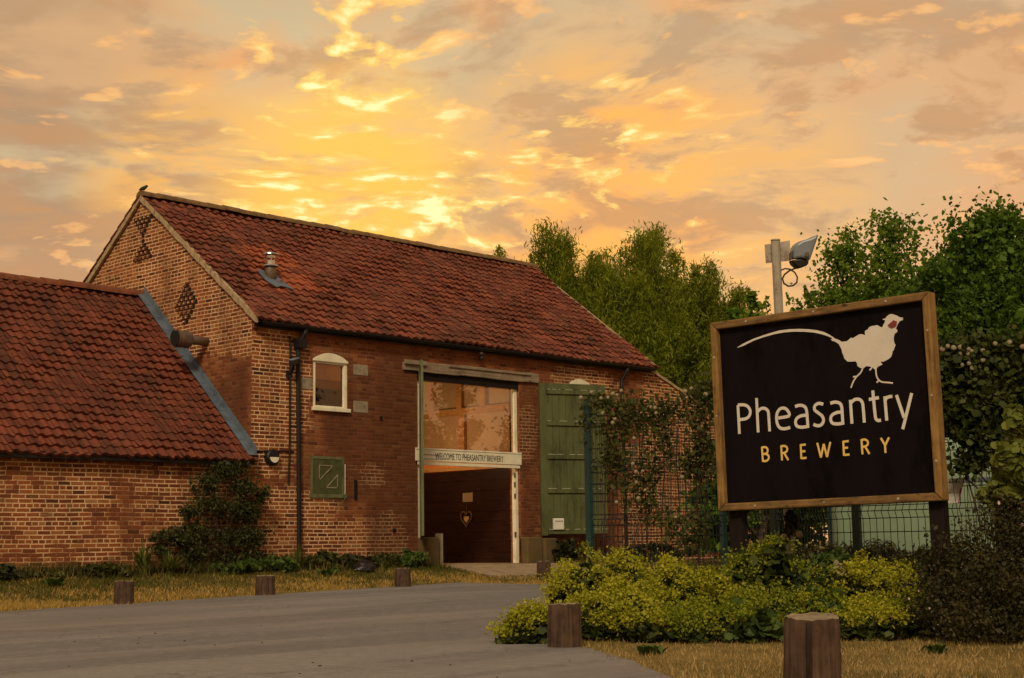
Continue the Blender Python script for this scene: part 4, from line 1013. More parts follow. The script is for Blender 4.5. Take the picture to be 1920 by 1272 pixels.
# broad weeds in the dry grass
for i, (px_, py_) in enumerate(((1225, 1228), (1760, 1226), (95, 1128), (610, 1106))):
    c_ = on_ground(px_, py_); z = gz(c_[0], c_[1]); Q = []; s_ = .05 if px_ > 1000 else .10
    for k in range(46):
        a = rng.random()*2*PI; l = s_*rng.uniform(.6, 1.6); d = np.array([math.cos(a), math.sin(a), 0]); n_ = np.array([-d[1], d[0], 0])*l*.28; b0 = np.array([c_[0], c_[1], z])+rng.normal(size=3)*[s_*.8, s_*.8, 0]
        Q.append([b0, b0+d*l*.5+n_+[0, 0, l*.7], b0+d*l+[0, 0, l*.9], b0+d*l*.5-n_+[0, 0, l*.7]])
    o = quads_obj('weed_rosette', np.array(Q).reshape(-1, 3), 'green_leaf')
    tag(o, ('green weed in the dry grass near the tarmac corner bollard', 'green weed in the dry grass below the dark right edge shrub', 'low green weed on the verge at the far left', 'low green weed on the verge between second and third bollards')[i], 'weed', 'weeds in the dry grass')

# black bag on the verge
bgp = on_y(683, 1079, 21.9); bgz = gz(bgp[0], 21.9)
r = MB(); n = 14; rd = random.Random(9); ks = []
for q, (zz, rr) in enumerate(((0, .16), (.05, .21), (.11, .2), (.17, .15), (.21, .09), (.235, .03))):
    ks.append(r.addv([(bgp[0]+rr*1.05*rd.uniform(.8, 1.15)*math.cos(2*PI*k/n), 21.9+rr*rd.uniform(.8, 1.15)*math.sin(2*PI*k/n), bgz+zz+rd.uniform(-.012, .012)) for k in range(n)]))
for q in range(5):
    for k in range(n): r.f.append((ks[q]+k, ks[q]+(k+1) % n, ks[q+1]+(k+1) % n, ks[q+1]+k)); r.mi.append(0)
r.f.append(tuple(ks[-1]+k for k in range(n))); r.mi.append(0)
tag(r.build('plastic_bag', 'bag'), 'small crumpled black plastic bag lying on the verge grass', 'bag')

# ------------------------------------------------------------------ plants
def blob_points(n, c, rad, shell=.55):
    d = rng.normal(size=(n, 3)); d /= np.linalg.norm(d, axis=1, keepdims=True)
    r_ = (shell+(1-shell)*rng.random((n, 1)))
    return np.asarray(c)+d*r_*np.asarray(rad)
def stems(b, base, tips, r0=.006):
    for t in tips:
        m = (np.asarray(base)+np.asarray(t))/2+rng.normal(size=3)*.03; b.tube([base, m, t], [r0, r0*.8, r0*.5], 4, cap=False)
def mantle(px_, D, top, hw, label, fl='lm_fl', froth=1.0, dens=1.0, leafm='lm_leaf', name='lady_mantle', leafL=.075):
    c = at(px_, 900, D); s = FPX/D; c = np.array([c[0], c[1], 0.])
    hgt = CH+(horizon_y(px_)-top)/s; rx = hw*1.12/s
    c[2] = gz(c[0], c[1])
    r = empty(name, c, label, 'plant', 'lime green plants in the bed below the sign')
    # irregular mound of overlapping clumps
    nb = max(6, int(13*rx/.35)); C = []
    for k in range(nb):
        a = rng.random()*2*PI; q = math.sqrt(rng.random()); hh = hgt*(1-.45*q*q)*rng.uniform(.55, 1.12)
        C.append((c[0]+rx*q*math.cos(a), c[1]+rx*q*math.sin(a), c[2]+hh*.62, hh))
    P = []; F = []
    for (x, y, z, hh) in C:
        nl = int(200*dens); p = blob_points(nl, (x, y, z-.05), (.13+.12*rx, .13+.12*rx, hh*.5), .4); P.append(p[p[:, 2] > c[2]+.01])
        for k in range(int(10*froth)):
            d = rng.normal(size=3); d[2] = abs(d[2])*1.0+.25; d /= np.linalg.norm(d)
            q = np.array([x, y, z])+d*np.array([.15+.12*rx, .15+.12*rx, hh*.50])*rng.uniform(.75, 1.25)
            if q[2] < c[2]+.05: continue
            F.append(q+rng.normal(size=(88, 3))*np.array([.040, .040, .032]))
    P = np.concatenate(P); out = P-np.array([c[0], c[1], c[2]]); out[:, 2] += .1
    quads_obj('foliage', leaves(P, leafL, leafL*1.0, .6, hexa=True), leafm, r, 6)
    if F:
        F = np.concatenate(F); tag(quads_obj('flowers', leaves(F, .024, .019, .5), fl, r), kind='stuff')
    b = MB(); stems(b, c, [c+rng.normal(size=3)*[rx*.6, rx*.6, 0]+[0, 0, hgt*.6] for _ in range(14)]); b.build('stems', 'stem', r)
    return r
def horizon_y(x): return 636+FPX*math.tan(.138)/math.cos(.014)-(x-960)*math.tan(.014)
ML = [(996, 12.0, 1132, 30, 'small lime flowered plant spilling onto the tarmac left of the corner bollard', 'lm_fl', 1.0),
      (1098, 13.6, 1030, 66, 'tallest lime yellow flowering plant at the foot of the green corner fence post', 'lm_fl', 1.2),
      (1190, 13.2, 1042, 74, 'lime yellow plant in front of the mesh fence, right of the corner post', 'lm_fl', 1.2),
      (1140, 12.4, 1105, 58, 'lime flowered plant just right of the corner bollard', 'lm_fl', .8),
      (1222, 12.25, 1120, 66, 'low lime flowered plant at the grass edge, second right of the corner bollard', 'lm_fl', .8),
      (1272, 13.0, 1070, 66, 'rounded lime plant below the gap between corner post and sign', 'lm_fl', 1.1),
      (1316, 12.15, 1128, 70, 'low greener flowering plant at the grass edge left of the sign post', 'lm_fl2', .8),
      (1362, 13.5, 1036, 44, 'upright green plant with pale flowers just left of the left sign post', 'lm_fl2', .9),
      (1440, 13.2, 1024, 74, 'soft green flowering plant between the sign posts, next to the left one', 'lm_fl2', .9),
      (1420, 12.1, 1110, 80, 'leafy green plant with few flowers left of the large near bollard', 'lm_fl2', .35),
      (1512, 12.3, 1085, 70, 'fresh green leafy plant directly behind the large near bollard', 'lm_fl2', .25),
      (1632, 12.5, 1044, 66, 'bright yellow green flowering plant below the sign, left of the right post', 'lm_fl', 1.3),
      (1605, 12.0, 1125, 62, 'lime flowered clump right behind the large near bollard', 'lm_fl', .7),
      (1695, 12.2, 1110, 66, 'dull green plant at the foot of the right sign post', 'lm_fl2', .35)]
for (px_, D, tp, hw, lb, fl, fr_) in ML: mantle(px_, D, tp, hw, lb, fl, fr_, leafm='green_leaf' if fr_ < .4 else 'lm_leaf')

def shrub(name, label, lumps, mat, n, L, W, cat='shrub', stem_mat='twig', group=None, base=None, hexa=False, flowers=0, upb=.3, shell=.35, dirs=None, nst=2, rst=.007, jit=.2):
    """lumps: (centre, radii). One crown mesh and one stem mesh"""
    cs = np.array([l[0] for l in lumps]); b0 = np.array([cs[:, 0].mean(), cs[:, 1].mean(), 0.]) if base is None else np.array(base, float)
    r = empty(name, b0, label, cat, group)
    vol = np.array([np.prod(l[1])**(2/3) for l in lumps]); vol /= vol.sum()
    P = []
    for (c, ra), v in zip(lumps, vol):
        m = int(n*v); q9 = 22 if jit > .6 else 90; sub = max(4, int(m/q9)); cc = blob_points(sub, c, np.array(ra)*.9, shell)
        P.append(np.repeat(cc, q9, 0)+rng.normal(size=(sub*q9, 3))*np.array(ra)*jit)
    P = np.concatenate(P); P = P[P[:, 2] > gz(b0[0], b0[1])+.02]
    quads_obj('foliage', leaves(P, L, W, upb, hexa=hexa, dirs=None if dirs is None else np.tile(dirs, (len(P), 1))), mat, r, 6 if hexa else 4)
    b = MB()
    for (c, ra) in lumps:
        for k in range(nst): stems(b, b0+rng.normal(size=3)*[.08, .08, 0], [np.array(c)+rng.normal(size=3)*np.array(ra)*.5], rst)
    b.build('stems', stem_mat, r)
    return r, P
def dots(r, P, n, size, mat='tinyfl', name='flowers'):
    q = P[rng.integers(0, len(P), n)]; d = -FW*.05
    tag(quads_obj(name, leaves(q+rng.normal(size=(n, 3))*.02, size, size, .8, hexa=True), mat, r, 6), kind='stuff')

# big dark shrub at the right edge
L_ = [(at(1760, 1150, 11.6), (.32, .36, .34)), (at(1800, 1075, 11.9), (.36, .38, .40)), (at(1880, 1130, 11.3), (.42, .46, .46)), (at(1890, 1030, 11.8), (.36, .42, .42)), (at(1925, 940, 12.0), (.30, .34, .40)), (at(1840, 1170, 11.2), (.40, .42, .22)), (at(1960, 1100, 11.4), (.5, .5, .6))]
r, P = shrub('spreading_shrub', 'big dark bronze shrub dotted with tiny pale flowers at the right edge', L_, 'brown_leaf', 26000, .032, .02, base=on_ground(1850, 1190)); dots(r, P, 150, .022)
# roses below the sign
L_ = [(at(1560, 1065, 13.0), (.2, .22, .16)), (at(1540, 1095, 12.9), (.22, .25, .2)), (at(1575, 1110, 12.8), (.2, .2, .2))]
r, P = shrub('rose_bush', 'leafy rose bush with a single open white bloom below the sign', L_, 'green_leaf', 5000, .04, .028, base=on_ground(1560, 1165), hexa=True)
q = at(1577, 1066, 12.6); quads_obj('rose_flower', leaves(q+rng.normal(size=(16, 3))*.018, .07, .05, .8, hexa=True), 'flower', r, 6)
L_ = [(at(1735, 1065, 12.9), (.14, .2, .16)), (at(1715, 1090, 12.8), (.16, .2, .18)), (at(1790, 1065, 12.9), (.12, .14, .2))]
r, P = shrub('rose_bush', 'sparse dark rose bush beside the right sign post', L_, 'vine', 2200, .045, .03, base=on_ground(1735, 1160), hexa=True); dots(r, P, 14, .035)

# climbers on the fence: each clump of growth follows the wires
def ball(name, c, rad, parent):
    b = MB(); ks = []; n, m_ = 9, 6
    for q in range(m_+1):
        th = PI*q/m_; ks.append(b.addv([(c[0]+rad*rng.uniform(.85, 1.1)*math.sin(th)*math.cos(2*PI*k/n), c[1]+rad*rng.uniform(.85, 1.1)*math.sin(th)*math.sin(2*PI*k/n), c[2]+rad*math.cos(th)) for k in range(n)]))
    for q in range(m_):
        for k in range(n): b.f.append((ks[q]+k, ks[q]+(k+1) % n, ks[q+1]+(k+1) % n, ks[q+1]+k)); b.mi.append(0)
    return b.build(name, 'flower', parent, smooth=True)
def climber(label, blobs, fl_px, X, mat='vine', n=9000, base_px=(1180, 1100), L=.042, hang=(), jit=.75):
    lum = [(on_x(x, y, X-.02), np.array([.10, rx*1.0, rz])) for x, y, rx, rz in blobs]
    g_ = on_x(base_px[0], base_px[1], X); g_[2] = 0
    r, P = shrub('climbing_plant', label, lum, mat, n, L, L*.75, 'climber', 'twig', 'climbers on the mesh fence', base=g_, hexa=True, upb=.1, nst=1, rst=.004, jit=jit)
    for (x, y) in fl_px: 
        c = on_x(x, y, X-.14); ball('flower_head', c, .025*rng.uniform(.8, 1.1), r)
    b = MB()
    for hpts in hang: b.tube([on_x(x, y, X-.04) for x, y in hpts], .008, 5)
    if hang: b.build('hanging_stems', 'twig', r)
    return r
climber('cream flowered climber on the green corner post and mesh fence left of the sign',
        [(1128, 757, .12, .07), (1155, 762, .18, .12), (1195, 770, .22, .12), (1240, 768, .22, .10), (1095, 790, .05, .10), (1148, 815, .12, .16), (1185, 800, .15, .10), (1235, 800, .12, .14), (1142, 860, .06, .14), (1208, 880, .12, .16), (1200, 920, .14, .12), (1218, 960, .10, .10), (1245, 850, .07, .14), (1150, 905, .10, .06), (1260, 980, .10, .08), (1160, 870, .07, .1)],
        [(1089, 746), (1109, 736), (1127, 747), (1140, 746), (1149, 739), (1157, 741), (1165, 733), (1153, 786), (1149, 793), (1130, 775), (1230, 775), (1228, 765), (1221, 764), (1187, 870), (1205, 884), (1192, 885), (1194, 905), (1210, 920), (1197, 935), (1156, 942), (1182, 957), (1267, 970), (1189, 822)],
        12.78, n=3000, base_px=(1150, 1100), hang=[[(1208, 780), (1203, 850), (1210, 930), (1215, 1000), (1212, 1060)], [(1140, 780), (1136, 860), (1134, 960), (1130, 1060)], [(1240, 790), (1246, 880), (1240, 980), (1243, 1060)], [(1270, 800), (1268, 860), (1275, 960)]])
climber('leafy climber hanging on the mesh fence just left of the sign frame',
        [(1300, 745, .14, .12), (1322, 770, .12, .14), (1305, 800, .08, .08), (1305, 855, .13, .10), (1290, 880, .09, .08), (1318, 880, .1, .1), (1330, 730, .1, .1), (1322, 830, .06, .14), (1310, 990, .08, .1), (1285, 1010, .14, .06)],
        [(1285, 734), (1296, 729), (1323, 740), (1279, 895), (1288, 746)], 12.66, n=1700, base_px=(1310, 1100), hang=[[(1310, 760), (1316, 860), (1306, 960), (1312, 1060)]])
climber('dense dark climber with many cream flower balls on the fence right of the sign',
        [(1790, 665, .30, .12), (1840, 665, .30, .12), (1900, 662, .34, .12), (1950, 665, .3, .14), (1800, 715, .32, .2), (1860, 720, .34, .22), (1920, 710, .34, .22), (1800, 770, .26, .16), (1860, 780, .3, .18), (1915, 770, .3, .18), (1830, 815, .26, .12), (1890, 830, .22, .14), (1815, 870, .14, .08), (1780, 740, .14, .2)],
        [(1767, 656), (1777, 650), (1788, 653), (1801, 652), (1801, 664), (1815, 664), (1816, 655), (1822, 659), (1843, 658), (1866, 645), (1893, 643), (1917, 651), (1804, 685), (1817, 682), (1823, 691), (1843, 676)],
        12.30, n=17000, base_px=(1850, 1100), L=.055, jit=.5, mat='hedge', hang=[[(1800, 870), (1815, 900), (1850, 930), (1880, 960), (1890, 1040)], [(1830, 880), (1850, 905), (1872, 925), (1905, 940)], [(1868, 860), (1873, 900), (1870, 950), (1850, 1000)], [(1815, 900), (1830, 950), (1842, 1000)], [(1880, 865), (1890, 900), (1897, 960)]])
L_ = [(at(1895, 790, 11.9), (.12, .16, .12)), (at(1905, 850, 11.8), (.14, .2, .14)), (at(1895, 905, 11.8), (.14, .2, .12)), (at(1915, 880, 11.7), (.14, .18, .2)), (at(1860, 935, 12), (.1, .14, .1))]
r, P = shrub('vine_shoot', 'bright broad leaved shoots hanging at the right edge in front of the fence', L_, 'lime', 230, .07, .06, base=on_ground(1915, 1180), hexa=True)
# dark red stemmed plant behind the sign frame's foot
L_ = [(at(1486, 995, 13.9), (.07, .08, .09)), (at(1484, 970, 13.9), (.05, .05, .08))]
r, P = shrub('seed_head_plant', 'thin stalk with dark red leaves and pale round seed heads under the sign', L_, 'brown_leaf', 500, .05, .03, base=on_ground(1490, 1150), hexa=True)
for x, y in ((1499, 1003), (1470, 1008)): ball('seed_head', at(x, y, 13.8), .036, r)

# plants along the foot of the wall
def low_plant(px_, Y, hw, top, label, mat, n=3200, L=.085, W=.055, name='border_plant', hexa=True):
    c = on_y(px_, 1060, Y); s = FPX/((c-CAM)@FW); z0 = gz(c[0], Y); zt = CH+(horizon_y(px_)-top)/s; h_ = max(.12, (zt-z0)*1.25+.05); rx = hw*1.15/s
    lum = [((c[0]+rx*.75*u, Y+rng.uniform(-.12, .12), z0+h_*k), (rx*.42, .26, h_*.42)) for u, k in ((-.8, .36), (-.3, .5), (.25, .55), (.8, .38))]
    return shrub(name, label, lum, mat, n, L, W, 'plant', 'stem', 'low plants along the foot of the brick walls', base=(c[0], Y, z0), hexa=hexa)
low_plant(12, 22.3, 32, 1072, 'dark low plant at the far left foot of the brick wall', 'dark_leaf')
low_plant(75, 22.5, 42, 1082, 'low weedy plant left of the first verge bollard, near the wall foot', 'vine', 2200)
low_plant(140, 22.5, 36, 1078, 'small dark green plant against the wall, left of a rounder one', 'dark_leaf', 2200)
low_plant(196, 22.4, 38, 1066, 'rounded green plant against the wall, just behind the first bollard', 'vine', 2600)
low_plant(340, 22.5, 40, 1072, 'brownish low plant between the blade clump and the wall shrub', 'brown_leaf', 2400)
low_plant(445, 22.2, 44, 1060, 'fresh green low plant behind the second bollard, left half', 'green_leaf', 2800)
low_plant(505, 22.3, 40, 1052, 'fresh green low plant behind the second bollard, right half', 'green_leaf', 2800)
low_plant(600, 22.5, 36, 1045, 'dark leafy plant right of the spiky clump by the downpipe foot', 'vine', 2400)
low_plant(655, 22.5, 40, 1050, 'dark green low plant at the wall foot behind the black bag', 'dark_leaf', 2600)
low_plant(715, 22.5, 36, 1046, 'green low plant at the wall foot, left of the doorway stone', 'vine', 2400)
low_plant(768, 22.4, 28, 1040, 'bright mossy plant at the foot of the left doorway stone', 'green_leaf', 2000)
low_plant(1070, 22.4, 36, 1022, 'dark green plant below the open green door', 'dark_leaf', 2200)
def blades(px_, Y, top, spread, n, label, mat='iris', w=.042):
    c = on_y(px_, 1085, Y); z0 = gz(c[0], Y); s = FPX/((c-CAM)@FW); h_ = CH+(horizon_y(px_)-top)/s-z0
    r = empty('blade_leaved_plant', (c[0], Y, z0), label, 'plant', 'spiky leaved plants along the wall'); Q = []
    for k in range(n):
        a = rng.random()*2*PI; out = rng.random()**1.2*spread; hh = h_*rng.uniform(.55, 1.05); d = np.array([math.cos(a), math.sin(a), 0]); sd = np.array([-d[1], d[0], 0])*w/2
        b0 = np.array([c[0], Y, z0])+d*rng.random()*.08; prev = b0; pw = 1.
        for q in range(1, 5):
            t = q/4; p = b0+d*out*t*t+np.array([0, 0, hh*(t-.35*(out/spread)*t**3)]); w_ = 1-t**2
            Q.append([prev-sd*pw, prev+sd*pw, p+sd*w_, p-sd*w_]); prev = p; pw = w_
    quads_obj('blades', np.array(Q).reshape(-1, 3), mat, r)
    return r
blades(268, 22.3, 1008, .42, 110, 'tall spiky leaved clump against the brick wall behind the first bollard')
blades(318, 22.3, 1028, .55, 90, 'arching straw coloured clump beside the taller spiky one')
blades(558, 22.5, 1020, .46, 110, 'spiky dark green clump at the foot of the barn downpipe')
# wall shrub trained against the corner
W_ = [((c_[0], YF-.28, c_[2]), (rx, .20, rz)) for c_, rx, rz in ((on_y(x, y, YF-.28), a, b_) for x, y, a, b_ in
     ((430, 885, .42, .16), (395, 905, .34, .18), (455, 910, .30, .2), (385, 945, .34, .16), (440, 960, .34, .2), (470, 955, .16, .3), (350, 960, .2, .1), (375, 1000, .40, .2), (435, 1010, .42, .2), (470, 1010, .3, .2), (340, 1010, .3, .16), (310, 1005, .2, .1), (410, 1045, .44, .16), (470, 1045, .34, .12), (360, 1040, .3, .14), (300, 1030, .16, .1), (490, 930, .1, .14)))]
r, P = shrub('wall_shrub', 'loose dark green shrub trained against the wall where the low range meets the barn', W_, 'wallshrub', 9500, .07, .032, base=(on_y(408, 1080, YF-.3)[0], YF-.3, .34), shell=.2, nst=1, rst=.006, jit=.42)
b = MB(); q0 = np.array([on_y(408, 1080, YF-.3)[0], YF-.3, .3]); b.tube([q0, q0+[.0, 0, .7], q0+[-.05, .05, 1.3], q0+[-.02, .1, 2.0]], [.025, .02, .018, .01], 6); b.build('trunk', 'twig', r)
L_ = [(on_x(x, y, 15.9)-np.array([.6, 0, 0]), (.25, .5, .2)) for x, y in ((1500, 1052), (1560, 1050), (1640, 1052), (1700, 1048), (1760, 1048))]
r, P = shrub('rough_grass_clump', 'dark rough growth along the foot of the pale green tank', L_, 'brown_leaf', 6000, .10, .02, 'plant', base=(15.2, 7.5, 0), upb=-.1)
L_ = [(on_y(x, y, 22.4), (.5, .2, .16)) for x, y in ((1230, 1030), (1270, 1036), (1310, 1030), (1335, 1010), (1190, 1036))]
r, P = shrub('wall_foot_growth', 'dark growth along the foot of the sloping side wall, seen through the mesh', L_, 'dark_leaf', 3600, .09, .05, 'plant', base=(on_y(1270, 1040, 22.4)[0], 22.4, .3))

# ------------------------------------------------------------------ trees
def tree(name, label, px_, D, top, width, mat, nleaf, L, W, trunk_frac=.25, upright=.5, clusters=90, spread=.5, seed=1, cat='tree', group=None, zmin=1.0, crown_base=.2, gapy=1.0, plume=.0, shape=.5):
    global rng
    keep = rng; rng = np.random.default_rng(seed)
    c = at(px_, 900, D); z0 = gz(c[0], c[1]); s = FPX/D; Ht = CH+(horizon_y(px_)-top)/s-z0; R_ = width/2/s
    base = np.array([c[0], c[1], z0]); r = empty(name, base, label, cat, group)
    tb = MB(); tr = [base, base+[.05*R_, 0, Ht*.25], base+[-.04*R_, .05*R_, Ht*.5], base+[.03*R_, 0, Ht*.78]]
    r0 = .03*Ht*.6; tb.tube(tr, [r0, r0*.8, r0*.55, r0*.2], 9)
    tips = []; nlimb = 14
    def trunk_at(f):
        f = f*3.999*.75; i = min(2, int(f)); t = min(1, f-i); return tr[i]*(1-t)+tr[i+1]*t
    for k in range(nlimb):
        f = crown_base+(.95-crown_base)*(k/(nlimb-1)); a = k*2.4+rng.uniform(-.4, .4); p0 = trunk_at(f*.95)
        rel = (f-crown_base)/(1-crown_base)
        prof = math.sin(PI*min(1, (rel*.85+.22)))**.7
        ln = R_*prof*rng.uniform(.75, 1.1); up_ = upright*ln*1.1+Ht*.06
        d = np.array([math.cos(a), math.sin(a), 0])
        p2 = p0+d*ln+[0, 0, up_]; p1 = p0+d*ln*.5+[0, 0, up_*.35]
        p2[2] = min(p2[2], z0+Ht*.95)
        tb.tube([p0, p1, p2], [r0*.35*(1-rel*.5), r0*.22*(1-rel*.5), r0*.06], 5)
        for q in range(max(2, int(clusters/nlimb))):
            t = rng.uniform(.25, 1.0); pp = (p0*(1-t)+p1*t) if t < .5 else (p1*(1-(t-.5)*2)+p2*(t-.5)*2)
            tip = pp+rng.normal(size=3)*np.array([.22, .22, .16])*R_*spread+[0, 0, .06*Ht*upright]
            tb.tube([pp, (pp+tip)/2+rng.normal(size=3)*.03*R_, tip], [r0*.07, r0*.05, r0*.02], 4, cap=False); tips.append(tip)
    for q in range(max(3, clusters//10)):
        tip = tr[-1]+np.array([rng.normal()*.12*R_, rng.normal()*.12*R_, Ht*rng.uniform(.02, .22)]); tips.append(tip); tb.tube([tr[-1], tip], [r0*.12, r0*.03], 4, cap=False)
    tb.build('trunk', 'bark', r)
    tips = np.array(tips); per = max(8, nleaf//len(tips)); P = []; Dd = []
    for t in tips:
        m = int(per*rng.uniform(.5, 1.5)); cl = rng.uniform(.5, 1.25)*R_*.17
        if plume:
            ax_ = (t-(base+[0, 0, Ht*.45])); ax_[2] = abs(ax_[2])*.6+R_*.8; ax_ /= np.linalg.norm(ax_)
            u = rng.random((m, 1))**.8*rng.uniform(.5, 1.25)*R_*.75*plume; wd = (1-u/(R_*.95*plume+1e-6))*.14*R_+.05
            p = t+ax_*(u-R_*.25*plume)+rng.normal(size=(m, 3))*np.clip(wd, .04, 9); Dd.append(np.tile(ax_*1.1+[0, 0, .2], (m, 1)))
        else:
            p = t+rng.normal(size=(m, 3))*np.array([1, 1, .75])*cl; Dd.append(np.zeros((m, 3)))
        P.append(p)
    # thin leading shoots that break the outline
    for q in range(max(8, clusters//3)):
        a = rng.random()*2*PI; rr_ = R_*math.sqrt(rng.random())*.8; zt = Ht*(.70+.30*(1-(rr_/R_)**1.5))
        b0 = base+np.array([rr_*math.cos(a), rr_*math.sin(a), zt-Ht*.10]); ln = Ht*rng.uniform(.05, .14)*(1.0 if plume else .7); m = max(26, nleaf//420)
        u = rng.random((m, 1)); lean = np.array([.25*math.cos(a), .25*math.sin(a), 1.])
        P.append(b0+lean*ln*u+rng.normal(size=(m, 3))*ln*(.10 if plume else .13)*(1.12-u)); Dd.append(np.tile([0, 0, 1.2 if plume else .3], (m, 1)))
    P = np.concatenate(P); Dd = np.concatenate(Dd); k = P[:, 2] > z0+zmin
    quads_obj('crown', leaves(P[k], L, W, .25, dirs=Dd[k]), mat, r)
    rng = keep
    return r
TG = 'trees beyond the barn'
tree('willow_tree', 'feathery yellow green willow rising directly behind the right end of the barn roof', 1055, 47, 458, 300, 'willow', 80000, .17, .034, seed=11, group=TG, plume=.75, upright=.65, clusters=130, crown_base=.05)
tree('willow_tree', 'tall feathery willow in the middle of the group behind the barn', 1225, 46, 466, 320, 'willow', 85000, .17, .034, seed=12, group=TG, plume=.75, upright=.65, clusters=130, crown_base=.05)
tree('willow_tree', 'lower willow at the right end of the group, beside the sign top left corner', 1325, 43, 520, 240, 'willow', 60000, .16, .034, seed=13, group=TG, plume=.7, upright=.65, clusters=110, crown_base=.04)
tree('willow_tree', 'shaded willow low between the taller ones, above the sloping side wall', 1165, 44, 560, 330, 'willow', 70000, .18, .04, seed=18, group=TG, plume=.6, upright=.8, clusters=90, crown_base=.06)
tree('willow_tree', 'thin willow tips just showing above the barn ridge', 940, 50, 468, 90, 'willow', 6000, .16, .034, seed=19, group=TG, plume=.8, upright=1.1, clusters=30, crown_base=.3)
tree('young_tree', 'small bushy tree behind the sign top, left of the floodlight pole', 1425, 32, 525, 120, 'birch', 12000, .09, .065, seed=14, group=TG, clusters=60, crown_base=.1, upright=.8)
tree('willow_tree', 'low pale willow filling the gap between the willow group and the light pole', 1395, 42, 545, 190, 'willow', 26000, .16, .034, seed=41, group=TG, plume=.6, upright=.5, clusters=70, crown_base=.03)
tree('willow_tree', 'rounded willow in the dip between the two tallest ones behind the barn', 1135, 48, 500, 260, 'willow', 50000, .17, .034, seed=42, group=TG, plume=.7, upright=.5, clusters=110, crown_base=.04)
tree('willow_tree', 'rounded willow just left of the lower end of the willow group', 1285, 47, 506, 220, 'willow', 42000, .17, .034, seed=43, group=TG, plume=.7, upright=.5, clusters=100, crown_base=.04)
tree('young_tree', 'small pointed tree just left of the sign top left corner', 1385, 38, 556, 60, 'oakleaf', 9000, .10, .065, seed=21, group=TG, clusters=50, crown_base=.1, upright=1.0)
tree('birch_tree', 'light leafed tree with sky showing through, right of the floodlight', 1600, 27, 418, 260, 'birch', 17000, .075, .058, seed=15, group=TG, clusters=120, crown_base=.12, upright=1.0, spread=.75)
tree('birch_tree', 'tallest light leafed tree above the right half of the sign', 1695, 26, 396, 220, 'birch', 16000, .075, .058, seed=16, group=TG, clusters=110, crown_base=.15, upright=1.1, spread=.7)
tree('broadleaf_tree', 'dense dark green tree filling the top right edge', 1880, 22, 408, 380, 'oakleaf', 110000, .075, .06, seed=17, group=TG, clusters=170, crown_base=.1, upright=.8, spread=.75)
tree('broadleaf_tree', 'shaded dark tree low behind the right end of the sign', 1815, 23, 450, 230, 'oakleaf', 48000, .075, .06, seed=22, group=TG, clusters=120, crown_base=.08, upright=.6, spread=.75)
tree('broadleaf_tree', 'dark tree hidden low behind the right half of the sign', 1690, 30, 625, 420, 'oakleaf', 24000, .15, .11, seed=23, group=TG, clusters=90, crown_base=.05, upright=.4, spread=.8)  # unseen tree, added to darken the reflection in the upper window
tree('broadleaf_tree', 'dark low tree seen between the sign posts, behind the far fence', 1440, 34, 760, 260, 'oakleaf', 16000, .14, .10, seed=31, group=TG, clusters=80, crown_base=.05, upright=.3, spread=.8, zmin=.1)
tree('broadleaf_tree', 'dark tree just beyond the right edge of the fence', 1990, 20, 450, 240, 'oakleaf', 24000, .10, .085, seed=24, group=TG, clusters=110, crown_base=.05, upright=.6, spread=.75)

# ------------------------------------------------------------------ grass
def grass(name, pts, hmin, hmax, w, mat):
    n = len(pts); a = rng.random(n)*2*PI; h = rng.uniform(hmin, hmax, n); d = np.stack([np.cos(a), np.sin(a), np.zeros(n)], 1)*(w/2)
    tip = pts+np.stack([rng.normal(size=n)*.4*h, rng.normal(size=n)*.4*h, h], 1)
    q = np.stack([pts-d, pts+d, tip], 1).reshape(-1, 3)
    tag(quads_obj(name, q, mat, None, 3), kind='stuff')
def inpoly(P, poly):
    x, y = P[:, 0], P[:, 1]; c = np.zeros(len(P), bool); n = len(poly)
    for i in range(n):
        x0, y0 = poly[i]; x1, y1 = poly[(i+1) % n]
        if y0 == y1: continue
        k = ((y0 > y) != (y1 > y)) & (x < (x1-x0)*(y-y0)/(y1-y0)+x0); c ^= k
    return c
P = np.stack([rng.uniform(7, 26, 150000), rng.uniform(17.5, 22.95, 150000)], 1)
pn = np.sin(P[:, 0]*1.3+2*np.sin(P[:, 1]*1.7))*.5+.5
k = (~inpoly(P, ROADP)) & ((P[:, 0] < 21.2) | (P[:, 1] < 20.9)) & (rng.random(len(P)) < .55+.45*pn)
P = P[k]; P = np.concatenate([P]+[np.array(on_ground(x, y)[:2])+np.array([.0, .05])+rng.normal(size=(260, 2))*.16 for x, y in ((232, 1136), (497, 1121), (755, 1107), (1020, 1094))]); Z = np.array([gz(*p) for p in P]); grass('verge_grass', np.column_stack([P, Z]), .025, .075, .016, 'grass_far')
tag(bpy.data.objects['verge_grass'], 'half dry verge grass between tarmac and brick walls', 'grass')
def near_edge(P, w):
    out = np.zeros(len(P), bool)
    for i in range(len(ROADP)):
        a, c = np.array(ROADP[i]), np.array(ROADP[(i+1) % len(ROADP)]); d = c-a; L2 = d@d+1e-9
        t = np.clip((P-a)@d/L2, 0, 1)[:, None]; out |= np.linalg.norm(P-a-t*d, axis=1) < w
    return out
